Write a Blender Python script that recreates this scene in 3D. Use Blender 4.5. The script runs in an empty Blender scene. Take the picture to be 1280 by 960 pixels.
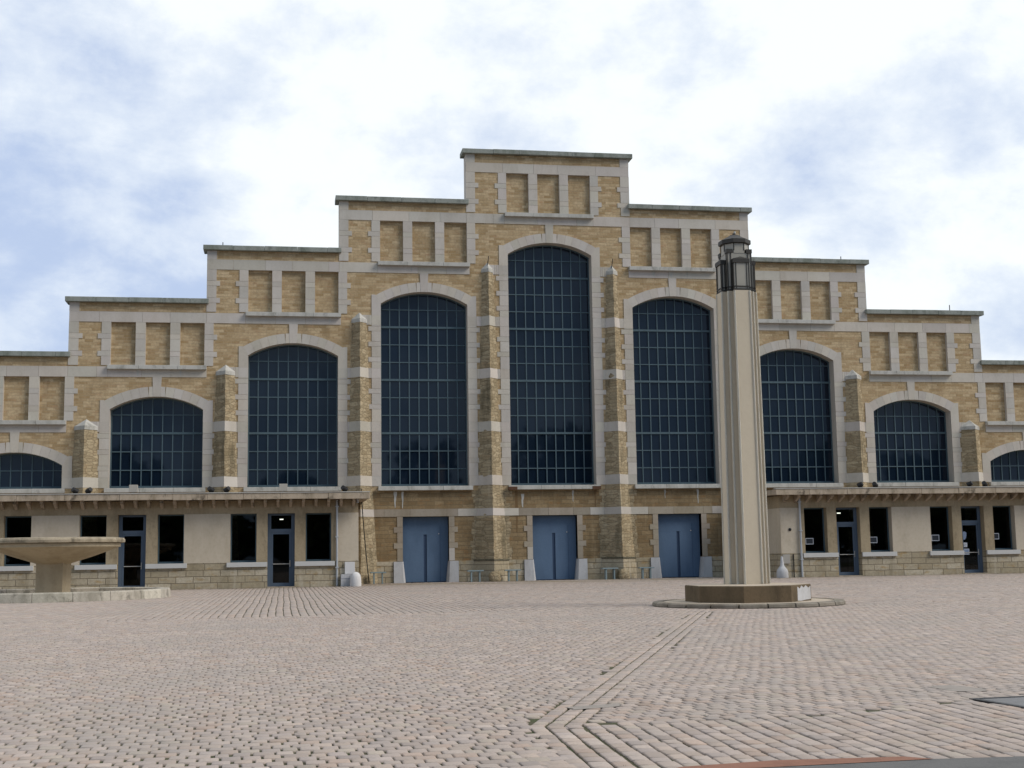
import bpy, bmesh, math, random
import numpy as np
from mathutils import Vector, Matrix, geometry
random.seed(7); rng = np.random.default_rng(7)
sc = bpy.context.scene
col = sc.collection
PI = math.pi

# ------------------------------------------------------------------ node helpers
def new_mat(name):
    m = bpy.data.materials.new(name); m.use_nodes = True
    nt = m.node_tree; nt.nodes.clear()
    out = nt.nodes.new('ShaderNodeOutputMaterial')
    bs = nt.nodes.new('ShaderNodeBsdfPrincipled')
    nt.links.new(bs.outputs[0], out.inputs[0])
    return m, nt, bs
class NT:
    def __init__(s, nt): s.nt = nt
    def n(s, t, **kw):
        x = s.nt.nodes.new(t)
        for k, v in kw.items():
            if k.startswith('_'): setattr(x, k[1:], v)
            else: x.inputs[k.replace('__', ' ')].default_value = v
        return x
    def l(s, a, b): s.nt.links.new(a, b)
    def coord(s): return s.n('ShaderNodeTexCoord').outputs['Object']
    def math(s, op, a, b=None, c=None, clamp=False):
        x = s.nt.nodes.new('ShaderNodeMath'); x.operation = op; x.use_clamp = clamp
        for i, v in enumerate((a, b, c)):
            if v is None: continue
            if hasattr(v, 'links'): s.l(v, x.inputs[i])
            else: x.inputs[i].default_value = v
        return x.outputs[0]
    def noise(s, vec, scale, detail=6, rough=.55, dist=0):
        x = s.n('ShaderNodeTexNoise', Scale=scale, Detail=detail, Roughness=rough, Distortion=dist)
        if vec is not None: s.l(vec, x.inputs['Vector'])
        return x.outputs[0]
    def mapv(s, vec, scale=(1, 1, 1), loc=(0, 0, 0), rot=(0, 0, 0)):
        x = s.nt.nodes.new('ShaderNodeMapping')
        x.inputs['Scale'].default_value = scale; x.inputs['Location'].default_value = loc; x.inputs['Rotation'].default_value = rot
        s.l(vec, x.inputs['Vector']); return x.outputs[0]
    def ramp(s, fac, stops):
        x = s.nt.nodes.new('ShaderNodeValToRGB'); e = x.color_ramp.elements
        while len(e) < len(stops): e.new(.5)
        for i, (p, c) in enumerate(stops):
            e[i].position = p; e[i].color = (*c, 1) if len(c) == 3 else c
        s.l(fac, x.inputs[0]); return x.outputs[0]
    def mix(s, fac, a, b, mode='MIX'):
        x = s.nt.nodes.new('ShaderNodeMix'); x.data_type = 'RGBA'; x.blend_type = mode
        for v, i in ((fac, 0), (a, 6), (b, 7)):
            if hasattr(v, 'links'): s.l(v, x.inputs[i])
            else: x.inputs[i].default_value = v if i == 0 else (*v, 1)
        return x.outputs[2]
    def sstep(s, v, a, b, lo=0, hi=1):
        x = s.nt.nodes.new('ShaderNodeMapRange'); x.interpolation_type = 'SMOOTHSTEP'
        s.l(v, x.inputs[0])
        for i, q in enumerate((a, b, lo, hi)): x.inputs[i + 1].default_value = q
        return x.outputs[0]
    def xz(s, vec, kx=1.0, ky=1.0):   # wall mapping: run along the wall, height
        sp = s.nt.nodes.new('ShaderNodeSeparateXYZ'); s.l(vec, sp.inputs[0])
        cb = s.nt.nodes.new('ShaderNodeCombineXYZ')
        s.l(s.math('ADD', s.math('MULTIPLY', sp.outputs[0], kx), s.math('MULTIPLY', sp.outputs[1], ky)), cb.inputs[0])
        s.l(sp.outputs[2], cb.inputs[1]); return cb.outputs[0], sp
    def bump(s, h, strength, dist, bs):
        b = s.nt.nodes.new('ShaderNodeBump'); b.inputs['Strength'].default_value = strength; b.inputs['Distance'].default_value = dist
        s.l(h, b.inputs['Height']); s.l(b.outputs[0], bs.inputs['Normal'])

def stone_mat(name, c1, c2, mortar, bw, bh, gap=.02, stain=.35, stain_col=(.10, .085, .05), bump=.5, kx=1.0, ky=1.0, hue=None, warp=.05, streak=.3, vor=False):
    m, nt, bs = new_mat(name); T = NT(nt)
    co = T.coord(); v, sp = T.xz(co, kx, ky)
    # slight warp makes the courses uneven
    wn = nt.nodes.new('ShaderNodeTexNoise'); wn.inputs['Scale'].default_value = 1.3; wn.inputs['Detail'].default_value = 3
    T.l(v, wn.inputs['Vector'])
    off = nt.nodes.new('ShaderNodeVectorMath'); off.operation = 'MULTIPLY_ADD'
    T.l(wn.outputs['Color'], off.inputs[0]); off.inputs[1].default_value = (warp * 2, warp, 0); T.l(v, off.inputs[2])
    br = nt.nodes.new('ShaderNodeTexBrick'); br.offset = .43; br.squash = 1.35; br.squash_frequency = 3; br.offset_frequency = 2
    T.l(off.outputs[0], br.inputs['Vector'])
    br.inputs['Color1'].default_value = (0, 0, 0, 1); br.inputs['Color2'].default_value = (1, 1, 1, 1); br.inputs['Mortar'].default_value = (.5, .5, .5, 1)
    br.inputs['Scale'].default_value = 1; br.inputs['Mortar Size'].default_value = gap; br.inputs['Mortar Smooth'].default_value = .4
    br.inputs['Bias'].default_value = 0; br.inputs['Brick Width'].default_value = bw; br.inputs['Row Height'].default_value = bh
    bcol, bfac = br.outputs['Color'], br.outputs['Fac']
    if vor:
        vm = T.mapv(off.outputs[0], (1 / bw, 1 / bh, 1))
        vo = nt.nodes.new('ShaderNodeTexVoronoi'); vo.voronoi_dimensions = '2D'; vo.inputs['Randomness'].default_value = .8; vo.inputs['Scale'].default_value = 1; T.l(vm, vo.inputs['Vector'])
        ve = nt.nodes.new('ShaderNodeTexVoronoi'); ve.voronoi_dimensions = '2D'; ve.feature = 'DISTANCE_TO_EDGE'; ve.inputs['Randomness'].default_value = .8; ve.inputs['Scale'].default_value = 1; T.l(vm, ve.inputs['Vector'])
        sc_ = nt.nodes.new('ShaderNodeSeparateColor'); T.l(vo.outputs['Color'], sc_.inputs[0]); bcol = sc_.outputs[0]
        bfac = T.sstep(ve.outputs['Distance'], .015, .11, 1, 0)
    body = T.mix(bcol, c1, c2)
    if hue: body = T.mix(T.sstep(T.noise(T.mapv(v, (1, 2.2, 1)), 1.7, 5, .6), .52, .72), body, hue)
    n1 = T.noise(co, 9, 8, .65)
    body = T.mix(T.math('MULTIPLY', T.sstep(n1, .35, .75), .45), body, (c1[0] * .55, c1[1] * .52, c1[2] * .5))
    body = T.mix(T.math('MULTIPLY', bfac, .5 if vor else .75), body, mortar)
    if vor: body = T.mix(T.math('MULTIPLY', T.sstep(T.noise(T.mapv(co, (1, 1, 1.8), (5, 2, 1)), 5.5, 6, .7), .52, .70), .42), body, (c1[0] * .35, c1[1] * .34, c1[2] * .33))
    st = T.noise(T.mapv(co, (1, 1, .28)), .9, 7, .62)
    sm = T.math('MULTIPLY', T.sstep(st, .5, .74), stain)
    body = T.mix(sm, body, stain_col)
    lt = T.noise(T.mapv(co, (2.3, 2.3, .25), (3, 1, 7)), 1.2, 5, .6)
    body = T.mix(T.math('MULTIPLY', T.sstep(lt, .55, .78), streak), body, (c2[0] * 1.15, c2[1] * 1.2, c2[2] * 1.3))
    T.l(body, bs.inputs['Base Color']); bs.inputs['Roughness'].default_value = .92; bs.inputs['Specular IOR Level'].default_value = .2
    h = T.math('SUBTRACT', T.math('MULTIPLY', n1, .6), T.math('MULTIPLY', bfac, .9))
    T.bump(h, bump, .04, bs)
    return m

def plain_mat(name, c, rough=.8, var=.25, scale=3, dark=None, metal=0, bump=.15, spec=.3, dirt=.0, tint=False, vscale=(1, 1, .35)):
    m, nt, bs = new_mat(name); T = NT(nt); co = T.coord()
    dark = dark or tuple(x * .55 for x in c)
    n1 = T.noise(T.mapv(co, vscale), scale, 7, .62)
    n2 = T.noise(co, scale * 9, 6, .6)
    b = T.mix(T.math('MULTIPLY', T.sstep(n1, .4, .75), var * 1.6, clamp=True), c, dark)
    b = T.mix(T.math('MULTIPLY', T.sstep(n2, .4, .8), var * .8), b, dark)
    if dirt:
        n3 = T.noise(T.mapv(co, (1, 1, .6)), scale * .8 + .7, 9, .7, .4)
        b = T.mix(T.math('MULTIPLY', T.sstep(n3, .52, .66), dirt), b, tuple(x * .22 for x in dark))
    if tint:
        at = nt.nodes.new('ShaderNodeAttribute'); at.attribute_name = 'tint'
        b = T.mix(1.0, b, at.outputs['Color'], 'MULTIPLY')
    T.l(b, bs.inputs['Base Color']); bs.inputs['Roughness'].default_value = rough; bs.inputs['Metallic'].default_value = metal
    bs.inputs['Specular IOR Level'].default_value = spec
    if bump: T.bump(T.math('ADD', n2, n1), bump, .02, bs)
    return m

M = {}
M['rubble'] = stone_mat('ochre_rubble_stone', (.355, .245, .125), (.56, .425, .26), (.40, .31, .20), .42, .15, .010, .48, (.20, .145, .08), .6, hue=(.42, .275, .155), warp=.07)
M['rubble_low'] = stone_mat('stained_rubble_stone', (.205, .14, .072), (.31, .225, .125), (.19, .145, .09), .5, .22, .014, .6, (.115, .08, .042), .7, hue=(.27, .155, .068), streak=.45, warp=.09)
M['buttress'] = stone_mat('rough_buttress_stone', (.275, .215, .13), (.46, .37, .24), (.19, .145, .09), .33, .165, .022, .8, (.085, .072, .045), .6, kx=1.0, ky=.35, hue=(.40, .29, .17), warp=.12, streak=.4, vor=True)
M['ashlar'] = stone_mat('plinth_ashlar', (.35, .29, .195), (.52, .45, .34), (.12, .095, .06), .82, .305, .022, .5, (.17, .135, .08), .55, warp=.03, hue=(.36, .25, .12))
M['dressed'] = plain_mat('dressed_grey_stone', (.49, .445, .39), .88, .24, 1.2, (.33, .285, .225), bump=.25, tint=True, dirt=.07)
M['dressed_low'] = plain_mat('weathered_lintel_stone', (.33, .28, .22), .9, .4, .9, (.20, .155, .10), bump=.25, tint=True)
M['coping'] = plain_mat('weathered_coping', (.27, .28, .25), .9, .45, 1.6, (.10, .115, .085), bump=.3, dirt=.4)
M['sill'] = plain_mat('stone_sill', (.47, .45, .41), .85, .35, 2.2, (.25, .24, .2), bump=.2, dirt=.35)
M['render'] = plain_mat('pale_plaster', (.52, .445, .345), .92, .35, .8, (.35, .28, .195), bump=.15, dirt=.10)
M['pier'] = plain_mat('brown_cement_stone', (.36, .285, .185), .92, .5, 1.3, (.20, .15, .085), bump=.35, dirt=.22)
M['slab'] = plain_mat('concrete_eave', (.42, .34, .255), .9, .4, 1.5, (.20, .155, .10), bump=.25, dirt=.75, vscale=(2.5, 1, .4))
M['flash'] = plain_mat('zinc_flashing', (.5, .48, .44), .6, .3, 3, bump=0)
M['white'] = plain_mat('white_limewash', (.62, .60, .585), .85, .18, 2, (.42, .39, .35), bump=.15)
M['guard'] = plain_mat('grey_limewash', (.46, .455, .46), .88, .3, 1.6, (.30, .28, .26), bump=.2, dirt=.12)
M['whitesill'] = plain_mat('white_sill', (.50, .485, .46), .8, .15, 3, (.45, .43, .4), bump=.1)
M['frame'] = plain_mat('teal_window_steel', (.068, .108, .128), .55, .2, 2, bump=0, spec=.4)
M['doorblue'] = plain_mat('blue_painted_door', (.092, .145, .225), .65, .35, 1.1, (.055, .092, .15), bump=.08, spec=.35)
M['doordark'] = plain_mat('dark_blue_bar', (.035, .06, .11), .6, .2, 2, bump=0)
M['slate'] = plain_mat('slate_blue_frame', (.085, .118, .165), .5, .2, 2, bump=0, spec=.4)
M['interior'] = plain_mat('dark_interior', (.03, .028, .025), .95, .2, 1, bump=0)
M['pipe'] = plain_mat('painted_pipe', (.42, .43, .44), .5, .25, 2, bump=0)
M['pillar'] = plain_mat('cast_concrete', (.55, .47, .355), .88, .22, .8, (.40, .325, .24), bump=.15, dirt=.05)
M['plinth'] = plain_mat('mossy_plinth', (.135, .095, .056), .92, .5, 1.4, (.065, .05, .028), bump=.35, dirt=.35)
M['paving'] = plain_mat('worn_concrete_top', (.46, .385, .30), .9, .35, 1.2, (.27, .22, .165), bump=.25, vscale=(1, 1, 1))
M['kerb'] = plain_mat('grey_kerb', (.235, .205, .165), .92, .5, 1.6, (.11, .09, .065), bump=.3, dirt=.3, tint=True)
M['basin'] = plain_mat('cast_basin', (.42, .35, .245), .88, .4, 1.0, (.25, .195, .12), bump=.2, dirt=.15)
M['basinrim'] = plain_mat('lichen_rim', (.36, .30, .215), .92, .55, 2.5, (.13, .105, .07), bump=.35, dirt=.5)
M['ring'] = plain_mat('lichen_ring_wall', (.50, .45, .375), .92, .5, 1.6, (.20, .18, .14), bump=.35, dirt=.6, tint=True)
M['bronze'] = plain_mat('dark_bronze', (.028, .024, .019), .55, .2, 4, bump=.05, spec=.4)
M['bench'] = plain_mat('teal_painted_steel', (.22, .275, .285), .55, .25, 4, bump=0)
M['black'] = plain_mat('black_metal', (.012, .012, .013), .5, .2, 4, bump=0)
M['lampgrey'] = plain_mat('beige_floodlight', (.36, .33, .29), .6, .15, 4, bump=0)
M['paper'] = plain_mat('paper', (.55, .58, .64), .8, .08, 5, bump=0)
M['paperblue'] = plain_mat('printed_poster', (.16, .22, .34), .8, .3, 22, (.45, .5, .58), bump=0, vscale=(1, 1, 1))
M['ink'] = plain_mat('dark_print', (.03, .035, .045), .8, .05, 5, bump=0)
M['soil'] = plain_mat('mossy_joint_soil', (.070, .062, .034), .97, .6, 2.5, (.044, .060, .018), bump=.4, vscale=(1, 1, 1))
M['asphalt'] = plain_mat('asphalt', (.13, .125, .12), .95, .35, 3, (.08, .078, .075), bump=.4, vscale=(1, 1, 1))
M['redstrip'] = plain_mat('red_paving_strip', (.24, .115, .075), .9, .3, 4, bump=.2, vscale=(1, 1, 1))
M['steel'] = plain_mat('cover_steel', (.16, .155, .155), .6, .3, 5, bump=.3, vscale=(1, 1, 1))
M['patch'] = plain_mat('mortar_patch', (.29, .255, .225), .95, .3, 4, bump=.3, vscale=(1, 1, 1))
M['moss'] = plain_mat('dark_moss', (.075, .068, .045), .97, .5, 6, (.16, .13, .085), bump=.5)
M['rust'] = plain_mat('rusty_sill_end', (.10, .05, .028), .9, .4, 4, bump=.2)
M['rustwash'] = plain_mat('rust_wash', (.17, .105, .05), .95, .35, 4, bump=.2)
M['arris'] = plain_mat('pale_arris', (.80, .76, .67), .85, .15, 3, bump=0)  # paler than the shaft, runs along its convex edges
M['roof'] = plain_mat('roof_felt', (.12, .12, .115), .9, .3, 1, bump=.1)
M['bark'] = plain_mat('bark', (.07, .05, .035), .95, .4, 3, bump=.5)

def leaf_mat():
    m, nt, bs = new_mat('leaves'); T = NT(nt)
    g = T.noise(T.coord(), 1.5, 3, .5)
    T.l(T.mix(g, (.03, .055, .016), (.075, .115, .03)), bs.inputs['Base Color']); bs.inputs['Roughness'].default_value = .7
    return m
M['leaf'] = leaf_mat()
def glass_dark():
    m, nt, bs = new_mat('dark_tall_glass'); T = NT(nt)
    n = T.noise(T.coord(), .6, 2, .5)
    T.l(T.mix(n, (.005, .010, .020), (.008, .016, .030)), bs.inputs['Base Color'])
    bs.inputs['Roughness'].default_value = .03; bs.inputs['IOR'].default_value = 1.40
    return m
M['glass'] = glass_dark()
def glass_thin():
    m = bpy.data.materials.new('thin_pane_glass'); m.use_nodes = True; nt = m.node_tree; nt.nodes.clear(); T = NT(nt)
    out = nt.nodes.new('ShaderNodeOutputMaterial'); mx = nt.nodes.new('ShaderNodeMixShader'); fr = nt.nodes.new('ShaderNodeFresnel'); fr.inputs[0].default_value = 1.4
    tr = nt.nodes.new('ShaderNodeBsdfTransparent'); tr.inputs[0].default_value = (.42, .46, .46, 1)
    gl = nt.nodes.new('ShaderNodeBsdfGlossy'); gl.inputs['Roughness'].default_value = .02
    T.l(fr.outputs[0], mx.inputs[0]); T.l(tr.outputs[0], mx.inputs[1]); T.l(gl.outputs[0], mx.inputs[2]); T.l(mx.outputs[0], out.inputs[0])
    return m
M['pane'] = glass_thin()
def frosted():
    m, nt, bs = new_mat('frosted_lantern_glass'); T = NT(nt)
    n = T.noise(T.coord(), 3, 4, .5)
    T.l(T.mix(n, (.27, .245, .20), (.36, .33, .275)), bs.inputs['Base Color']); bs.inputs['Roughness'].default_value = .35
    return m
M['frost'] = frosted()
def emit(name, c, s):
    m, nt, bs = new_mat(name); bs.inputs['Emission Color'].default_value = (*c, 1); bs.inputs['Emission Strength'].default_value = s; return m
M['lit'] = emit('lit_tube', (1, .95, .8), 4)
def cobble_mat():
    m, nt, bs = new_mat('worn_setts'); T = NT(nt)
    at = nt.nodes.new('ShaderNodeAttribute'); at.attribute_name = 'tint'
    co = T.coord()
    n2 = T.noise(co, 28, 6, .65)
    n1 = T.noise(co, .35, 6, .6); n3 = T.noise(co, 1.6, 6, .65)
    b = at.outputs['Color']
    b = T.mix(T.math('MULTIPLY', T.sstep(n2, .42, .8), .45), b, (.22, .185, .16))
    b = T.mix(T.math('MULTIPLY', T.sstep(n1, .46, .66), .45), b, (.29, .255, .225))
    b = T.mix(T.math('MULTIPLY', T.sstep(n3, .55, .78), .30), b, (.34, .25, .18))
    T.l(b, bs.inputs['Base Color']); bs.inputs['Roughness'].default_value = .78; bs.inputs['Specular IOR Level'].default_value = .35
    T.bump(n2, .35, .01, bs)
    return m
M['setts'] = cobble_mat()

# ------------------------------------------------------------------ mesh helpers
class MB:
    def __init__(s): s.v = []; s.f = []; s.mi = []; s.t = []; s.mats = []; s.cur = 0; s.pr = []
    def mat(s, k):
        if k not in s.mats: s.mats.append(k)
        s.cur = s.mats.index(k); return s
    def add(s, verts, faces, tint=1.0):
        o = len(s.v); s.v += [tuple(x) for x in verts]; s.t += [tint] * len(verts)
        for f in faces: s.f.append(tuple(i + o for i in f)); s.mi.append(s.cur)
        s.pr.append((o, len(s.v), len(s.f) - len(faces), len(s.f)))
    def box(s, x0, x1, y0, y1, z0, z1, tint=None, bev=0):
        if tint is None: tint = 1.0
        if x0 > x1: x0, x1 = x1, x0
        if bev <= 0:
            vs = [(x, y, z) for z in (z0, z1) for y in (y0, y1) for x in (x0, x1)]
            s.add(vs, [(0, 2, 3, 1), (4, 5, 7, 6), (0, 1, 5, 4), (2, 6, 7, 3), (0, 4, 6, 2), (1, 3, 7, 5)], tint)
        else:  # chamfered on every edge
            bm = bmesh.new(); bmesh.ops.create_cube(bm, size=1)
            for v in bm.verts: v.co = Vector(((x0 + x1) / 2 + v.co.x * (x1 - x0), (y0 + y1) / 2 + v.co.y * (y1 - y0), (z0 + z1) / 2 + v.co.z * (z1 - z0)))
            bmesh.ops.bevel(bm, geom=bm.edges[:], offset=bev, segments=2, affect='EDGES', profile=.6)
            s.bm(bm, tint)
    def bm(s, bm, tint=1.0):
        bm.verts.index_update()
        s.add([v.co.copy() for v in bm.verts], [[v.index for v in f.verts] for f in bm.faces], tint); bm.free()
    def prism(s, poly, y0, y1, tint=1.0):   # polygon in (x,z) extruded along y
        n = len(poly)
        vs = [(x, y0, z) for x, z in poly] + [(x, y1, z) for x, z in poly]
        s.add(vs, [tuple(range(n)), tuple(reversed(range(n, 2 * n)))] + [(i, i + n, (i + 1) % n + n, (i + 1) % n) for i in range(n)], tint)
    def loft(s, rings, cap=True, tint=1.0):
        n = len(rings[0]); vs = [p for r in rings for p in r]; fs = []
        for k in range(len(rings) - 1):
            for i in range(n): fs.append((k * n + i, k * n + (i + 1) % n, (k + 1) * n + (i + 1) % n, (k + 1) * n + i))
        if cap: fs += [tuple(reversed(range(n))), tuple(range((len(rings) - 1) * n, len(rings) * n))]
        s.add(vs, fs, tint)
    def lathe(s, cx, cy, prof, n=48, tint=1.0, rot=0, cap=True):
        s.loft([[(cx + r * math.cos(rot + 2 * PI * i / n), cy + r * math.sin(rot + 2 * PI * i / n), z) for i in range(n)] for r, z in prof], cap, tint)
    def tube(s, p0, p1, r, n=8, r1=None):
        p0, p1 = Vector(p0), Vector(p1); d = (p1 - p0).normalized(); a = d.orthogonal().normalized(); b = d.cross(a); r1 = r if r1 is None else r1
        s.loft([[p0 + (a * math.cos(t) + b * math.sin(t)) * r for t in [2 * PI * i / n for i in range(n)]], [p1 + (a * math.cos(t) + b * math.sin(t)) * r1 for t in [2 * PI * i / n for i in range(n)]]])
    def build(s, name, parent=None, mat=None, smooth=False, loc=None):
        me = bpy.data.meshes.new(name)
        vs = s.v
        if loc is not None: vs = [(x - loc[0], y - loc[1], z - loc[2]) for x, y, z in vs]
        me.from_pydata(vs, [], s.f)
        if not s.mats: s.mats = [mat]
        for k in s.mats: me.materials.append(M[k])
        me.polygons.foreach_set('material_index', s.mi)
        a = me.color_attributes.new('tint', 'FLOAT_COLOR', 'POINT')
        a.data.foreach_set('color', np.repeat(np.array([[t, t, t, 1.0] if not hasattr(t, '__len__') else [*t, 1.0] for t in s.t], np.float32), 1, axis=0).ravel())
        bm = bmesh.new(); bm.from_mesh(me); bmesh.ops.recalc_face_normals(bm, faces=bm.faces); bm.to_mesh(me); bm.free()
        if smooth:
            me.polygons.foreach_set('use_smooth', [True] * len(me.polygons)); me.set_sharp_from_angle(angle=math.radians(35))
        me.update()
        o = bpy.data.objects.new(name, me); col.objects.link(o)
        if parent is not None:
            o.parent = parent
        if loc is not None: o.location = Vector(loc) if parent is None else Vector(loc) - Vector(wloc(parent))
        return o
def split(w, name, parent=None, gap=.03, **k):
    # each run of touching blocks becomes an object of its own
    n = len(w.pr); lo = []; hi = []
    for a, b, c, d in w.pr:
        q = np.array(w.v[a:b], float); lo.append(q.min(0)); hi.append(q.max(0))
    lab = list(range(n))
    def find(i):
        while lab[i] != i: lab[i] = lab[lab[i]]; i = lab[i]
        return i
    for i in range(n):
        for j in range(i):
            if (np.maximum(lo[i] - hi[j], lo[j] - hi[i]) <= gap).all(): lab[find(i)] = find(j)
    grp = {}
    for i in range(n): grp.setdefault(find(i), []).append(i)
    res = []
    for ids in grp.values():
        z = MB(); z.mats = list(w.mats)
        used = sorted({w.mi[f] for i in ids for f in range(w.pr[i][2], w.pr[i][3])}); z.mats = [w.mats[u] for u in used]
        for i in ids:
            a, b, c, d = w.pr[i]; o = len(z.v); z.v += w.v[a:b]; z.t += w.t[a:b]
            for f in range(c, d): z.f.append(tuple(q - a + o for q in w.f[f])); z.mi.append(used.index(w.mi[f]))
        res.append(z.build(name, parent, **k))
    return res
def merge(w, q):
    o, of, op = len(w.v), len(w.f), len(w.pr)
    w.v += q.v; w.t += q.t; w.f += [tuple(i + o for i in f) for f in q.f]; w.mi += [w.cur] * len(q.f)
    w.pr += [(a + o, b + o, c + of, d + of) for a, b, c, d in q.pr]
def wloc(o):
    p = Vector(o.location)
    while o.parent is not None: o = o.parent; p += o.location
    return p
def tag(o, label, cat, group=None):
    o['label'] = label; o['category'] = cat
    if group: o['group'] = group
    return o
def empty(name, loc, label, cat, group=None):
    o = bpy.data.objects.new(name, None); col.objects.link(o); o.location = loc; o.empty_display_size = .3
    return tag(o, label, cat, group)
def mk(mat=None):
    b = MB()
    if mat: b.mat(mat)
    return b
def jit(a=.07): return 1 + random.uniform(-a, a)
def ctint(): 
    t = jit(.085); return (t * jit(.02), t, t * jit(.035))

# ------------------------------------------------------------------ MARKET HALL
P = 7.1; E0 = 4.70; EP = 7.05; D = 2.934
TOP0 = 23.79; BT0 = 23.31; BB0 = 22.76; PB0 = 20.44; SP0 = 18.11; RISE = .68; WH = 2.39; SILL = 5.16; NB = 5
hall = empty('market_hall', (0, 0, 0), 'long ochre stone market hall with stepped gable front and nine tall arched windows', 'building')
edge = lambda k: E0 + EP * k
def arc(xc, half, zs, rise, n=22, off=0):
    R = (half * half + rise * rise) / (2 * rise); zc = zs + rise - R; a = math.asin(half / R)
    return [(xc + (R + off) * math.sin(t), zc + (R + off) * math.cos(t)) for t in [-a + 2 * a * i / n for i in range(n + 1)]]
PAN = ((-2.41, -1.15), (-.63, .63), (1.15, 2.41))

# ---- upper wall, one sheet with the openings cut out, and their reveals
ZL = 4.90
out = [(-edge(NB), ZL), (edge(NB), ZL)]
for k in range(NB, -1, -1): out += [(edge(k), TOP0 - D * k), ((edge(k - 1)) if k else -edge(0), TOP0 - D * k)] if k else [(edge(0), TOP0), (-edge(0), TOP0)]
for k in range(1, NB + 1): out += [(-edge(k - 1), TOP0 - D * k), (-edge(k), TOP0 - D * k)]
holes = []
for k in range(-NB, NB + 1):
    a = abs(k); x = P * k
    for p0, p1 in PAN: holes.append(([(x + p0, PB0 - D * a), (x + p0, BB0 - D * a), (x + p1, BB0 - D * a), (x + p1, PB0 - D * a)], .17, True))
    if a < 5: holes.append(([(x - WH, SILL)] + arc(x, WH, SP0 - D * a, RISE) + [(x + WH, SILL)], .75, False))
w = mk('rubble')
polys = [[Vector((x, z, 0)) for x, z in out]] + [[Vector((x, z, 0)) for x, z in h[0]] for h in holes]
flat = [v for p in polys for v in p]
w.add([(v.x, 0, v.y) for v in flat], [tuple(t) for t in geometry.tessellate_polygon(polys)])
for pts, dp, back in holes:
    n = len(pts)
    w.mat('dressed'); w.add([(x, 0, z) for x, z in pts] + [(x, dp, z) for x, z in pts], [(i, (i + 1) % n, (i + 1) % n + n, i + n) for i in range(n)], .97)
    if back: w.mat('rubble'); w.add([(x, dp, z) for x, z in pts], [tuple(range(n))], 1)
# return faces of the steps and a back skin
n = len(out); w.mat('rubble')
w.add([(x, 0, z) for x, z in out] + [(x, .8, z) for x, z in out], [(i, (i + 1) % n, (i + 1) % n + n, i + n) for i in range(1, n - 1)])
w.build('wall', hall)

# ---- lower wall with the three service doors
DH = 1.25; DT = 3.53
w = mk('rubble_low')
dh = [[(P * k - DH, 0.0), (P * k - DH, DT), (P * k + DH, DT), (P * k + DH, 0.0)] for k in (-1, 0, 1)]
lo = [(-11.3, 0.0)]
for h in dh: lo += h
lo += [(11.3, 0.0), (11.3, ZL), (-11.3, ZL)]
tp = [[Vector((x, z, 0)) for x, z in lo]]
w.add([(x, 0, z) for x, z in lo], [tuple(t) for t in geometry.tessellate_polygon(tp)])
for s in (-1, 1): w.box(s * 11.3, s * edge(NB), 0, .3, 0, ZL)
for h in dh:
    w.add([(x, 0, z) for x, z in h] + [(x, .55, z) for x, z in h], [(i, i + 1, i + 5, i + 4) for i in range(3)])
split(w, 'lower_wall', hall)
# lighter strips of washed stone beside the buttresses (same stone, rain-washed)
w = mk('buttress')
for s in (-1, 1):
    for bx in (3.55,):
        for q in (-1, 1):
            pts = []
            z = 1.16
            xs = []
            while z < ZL:
                xs.append((z, .98 - .06 * z + random.uniform(.12, .34) + (.18 if z > 4.5 else 0))); z += .34
            for i, (z, r) in enumerate(xs):
                w.box(s * bx, s * bx + q * r, -.012, .02, z, min(z + .335, ZL - .02), bev=0)
split(w, 'washed_stone', hall, .1)
# base plinth course
w = mk('ashlar')
segs = [(-11.2, -P - DH - .52), (-P + DH + .52, -DH - .52), (DH + .52, P - DH - .52), (P + DH + .52, 11.2)]
for a, b in segs: w.box(a, b, -.05, .1, 0, 1.14)
split(w, 'base_course', hall)
# mossy ledge line is part of base course geometry above
# ---- string bands
def band(z0, z1, x0, x1, y=-.03, mat='dressed', ln=1.9, skip=()):
    w = mk(mat); x = x0
    while x < x1 - .05:
        L = min(ln * random.uniform(.7, 1.25), x1 - x)
        if x1 - x - L < .5: L = x1 - x
        w.box(x + .006, x + L - .006, y, .02, z0, z1, ctint()); x += L
    return w
for j in range(NB + 1):
    e = edge(j)
    z0, z1 = BB0 - D * j, BT0 - D * j
    if j == 0: w = band(z0, z1, -e + .0, e)
    else:
        ei = edge(j - 1)
        w = band(z0, z1, -e, -ei - .0); w2 = band(z0, z1, ei, e); merge(w, w2)
        w3 = band(z0 + .0, z1, -ei, -P * (j - 1) - 2.55 if j > 1 else -2.55)
        w4 = band(z0, z1, (P * (j - 1) + 2.55) if j > 1 else 2.55, ei)
        for q in (w3, w4): merge(w, q)
        # under the panel sills
        for s in ((-1, 1) if j > 1 else (1,)):
            xc = s * P * (j - 1)
            q = band(z0, z1 - .14, xc - 2.55, xc + 2.55, -.03); merge(w, q)
    split(w, 'stone_band', hall)
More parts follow.
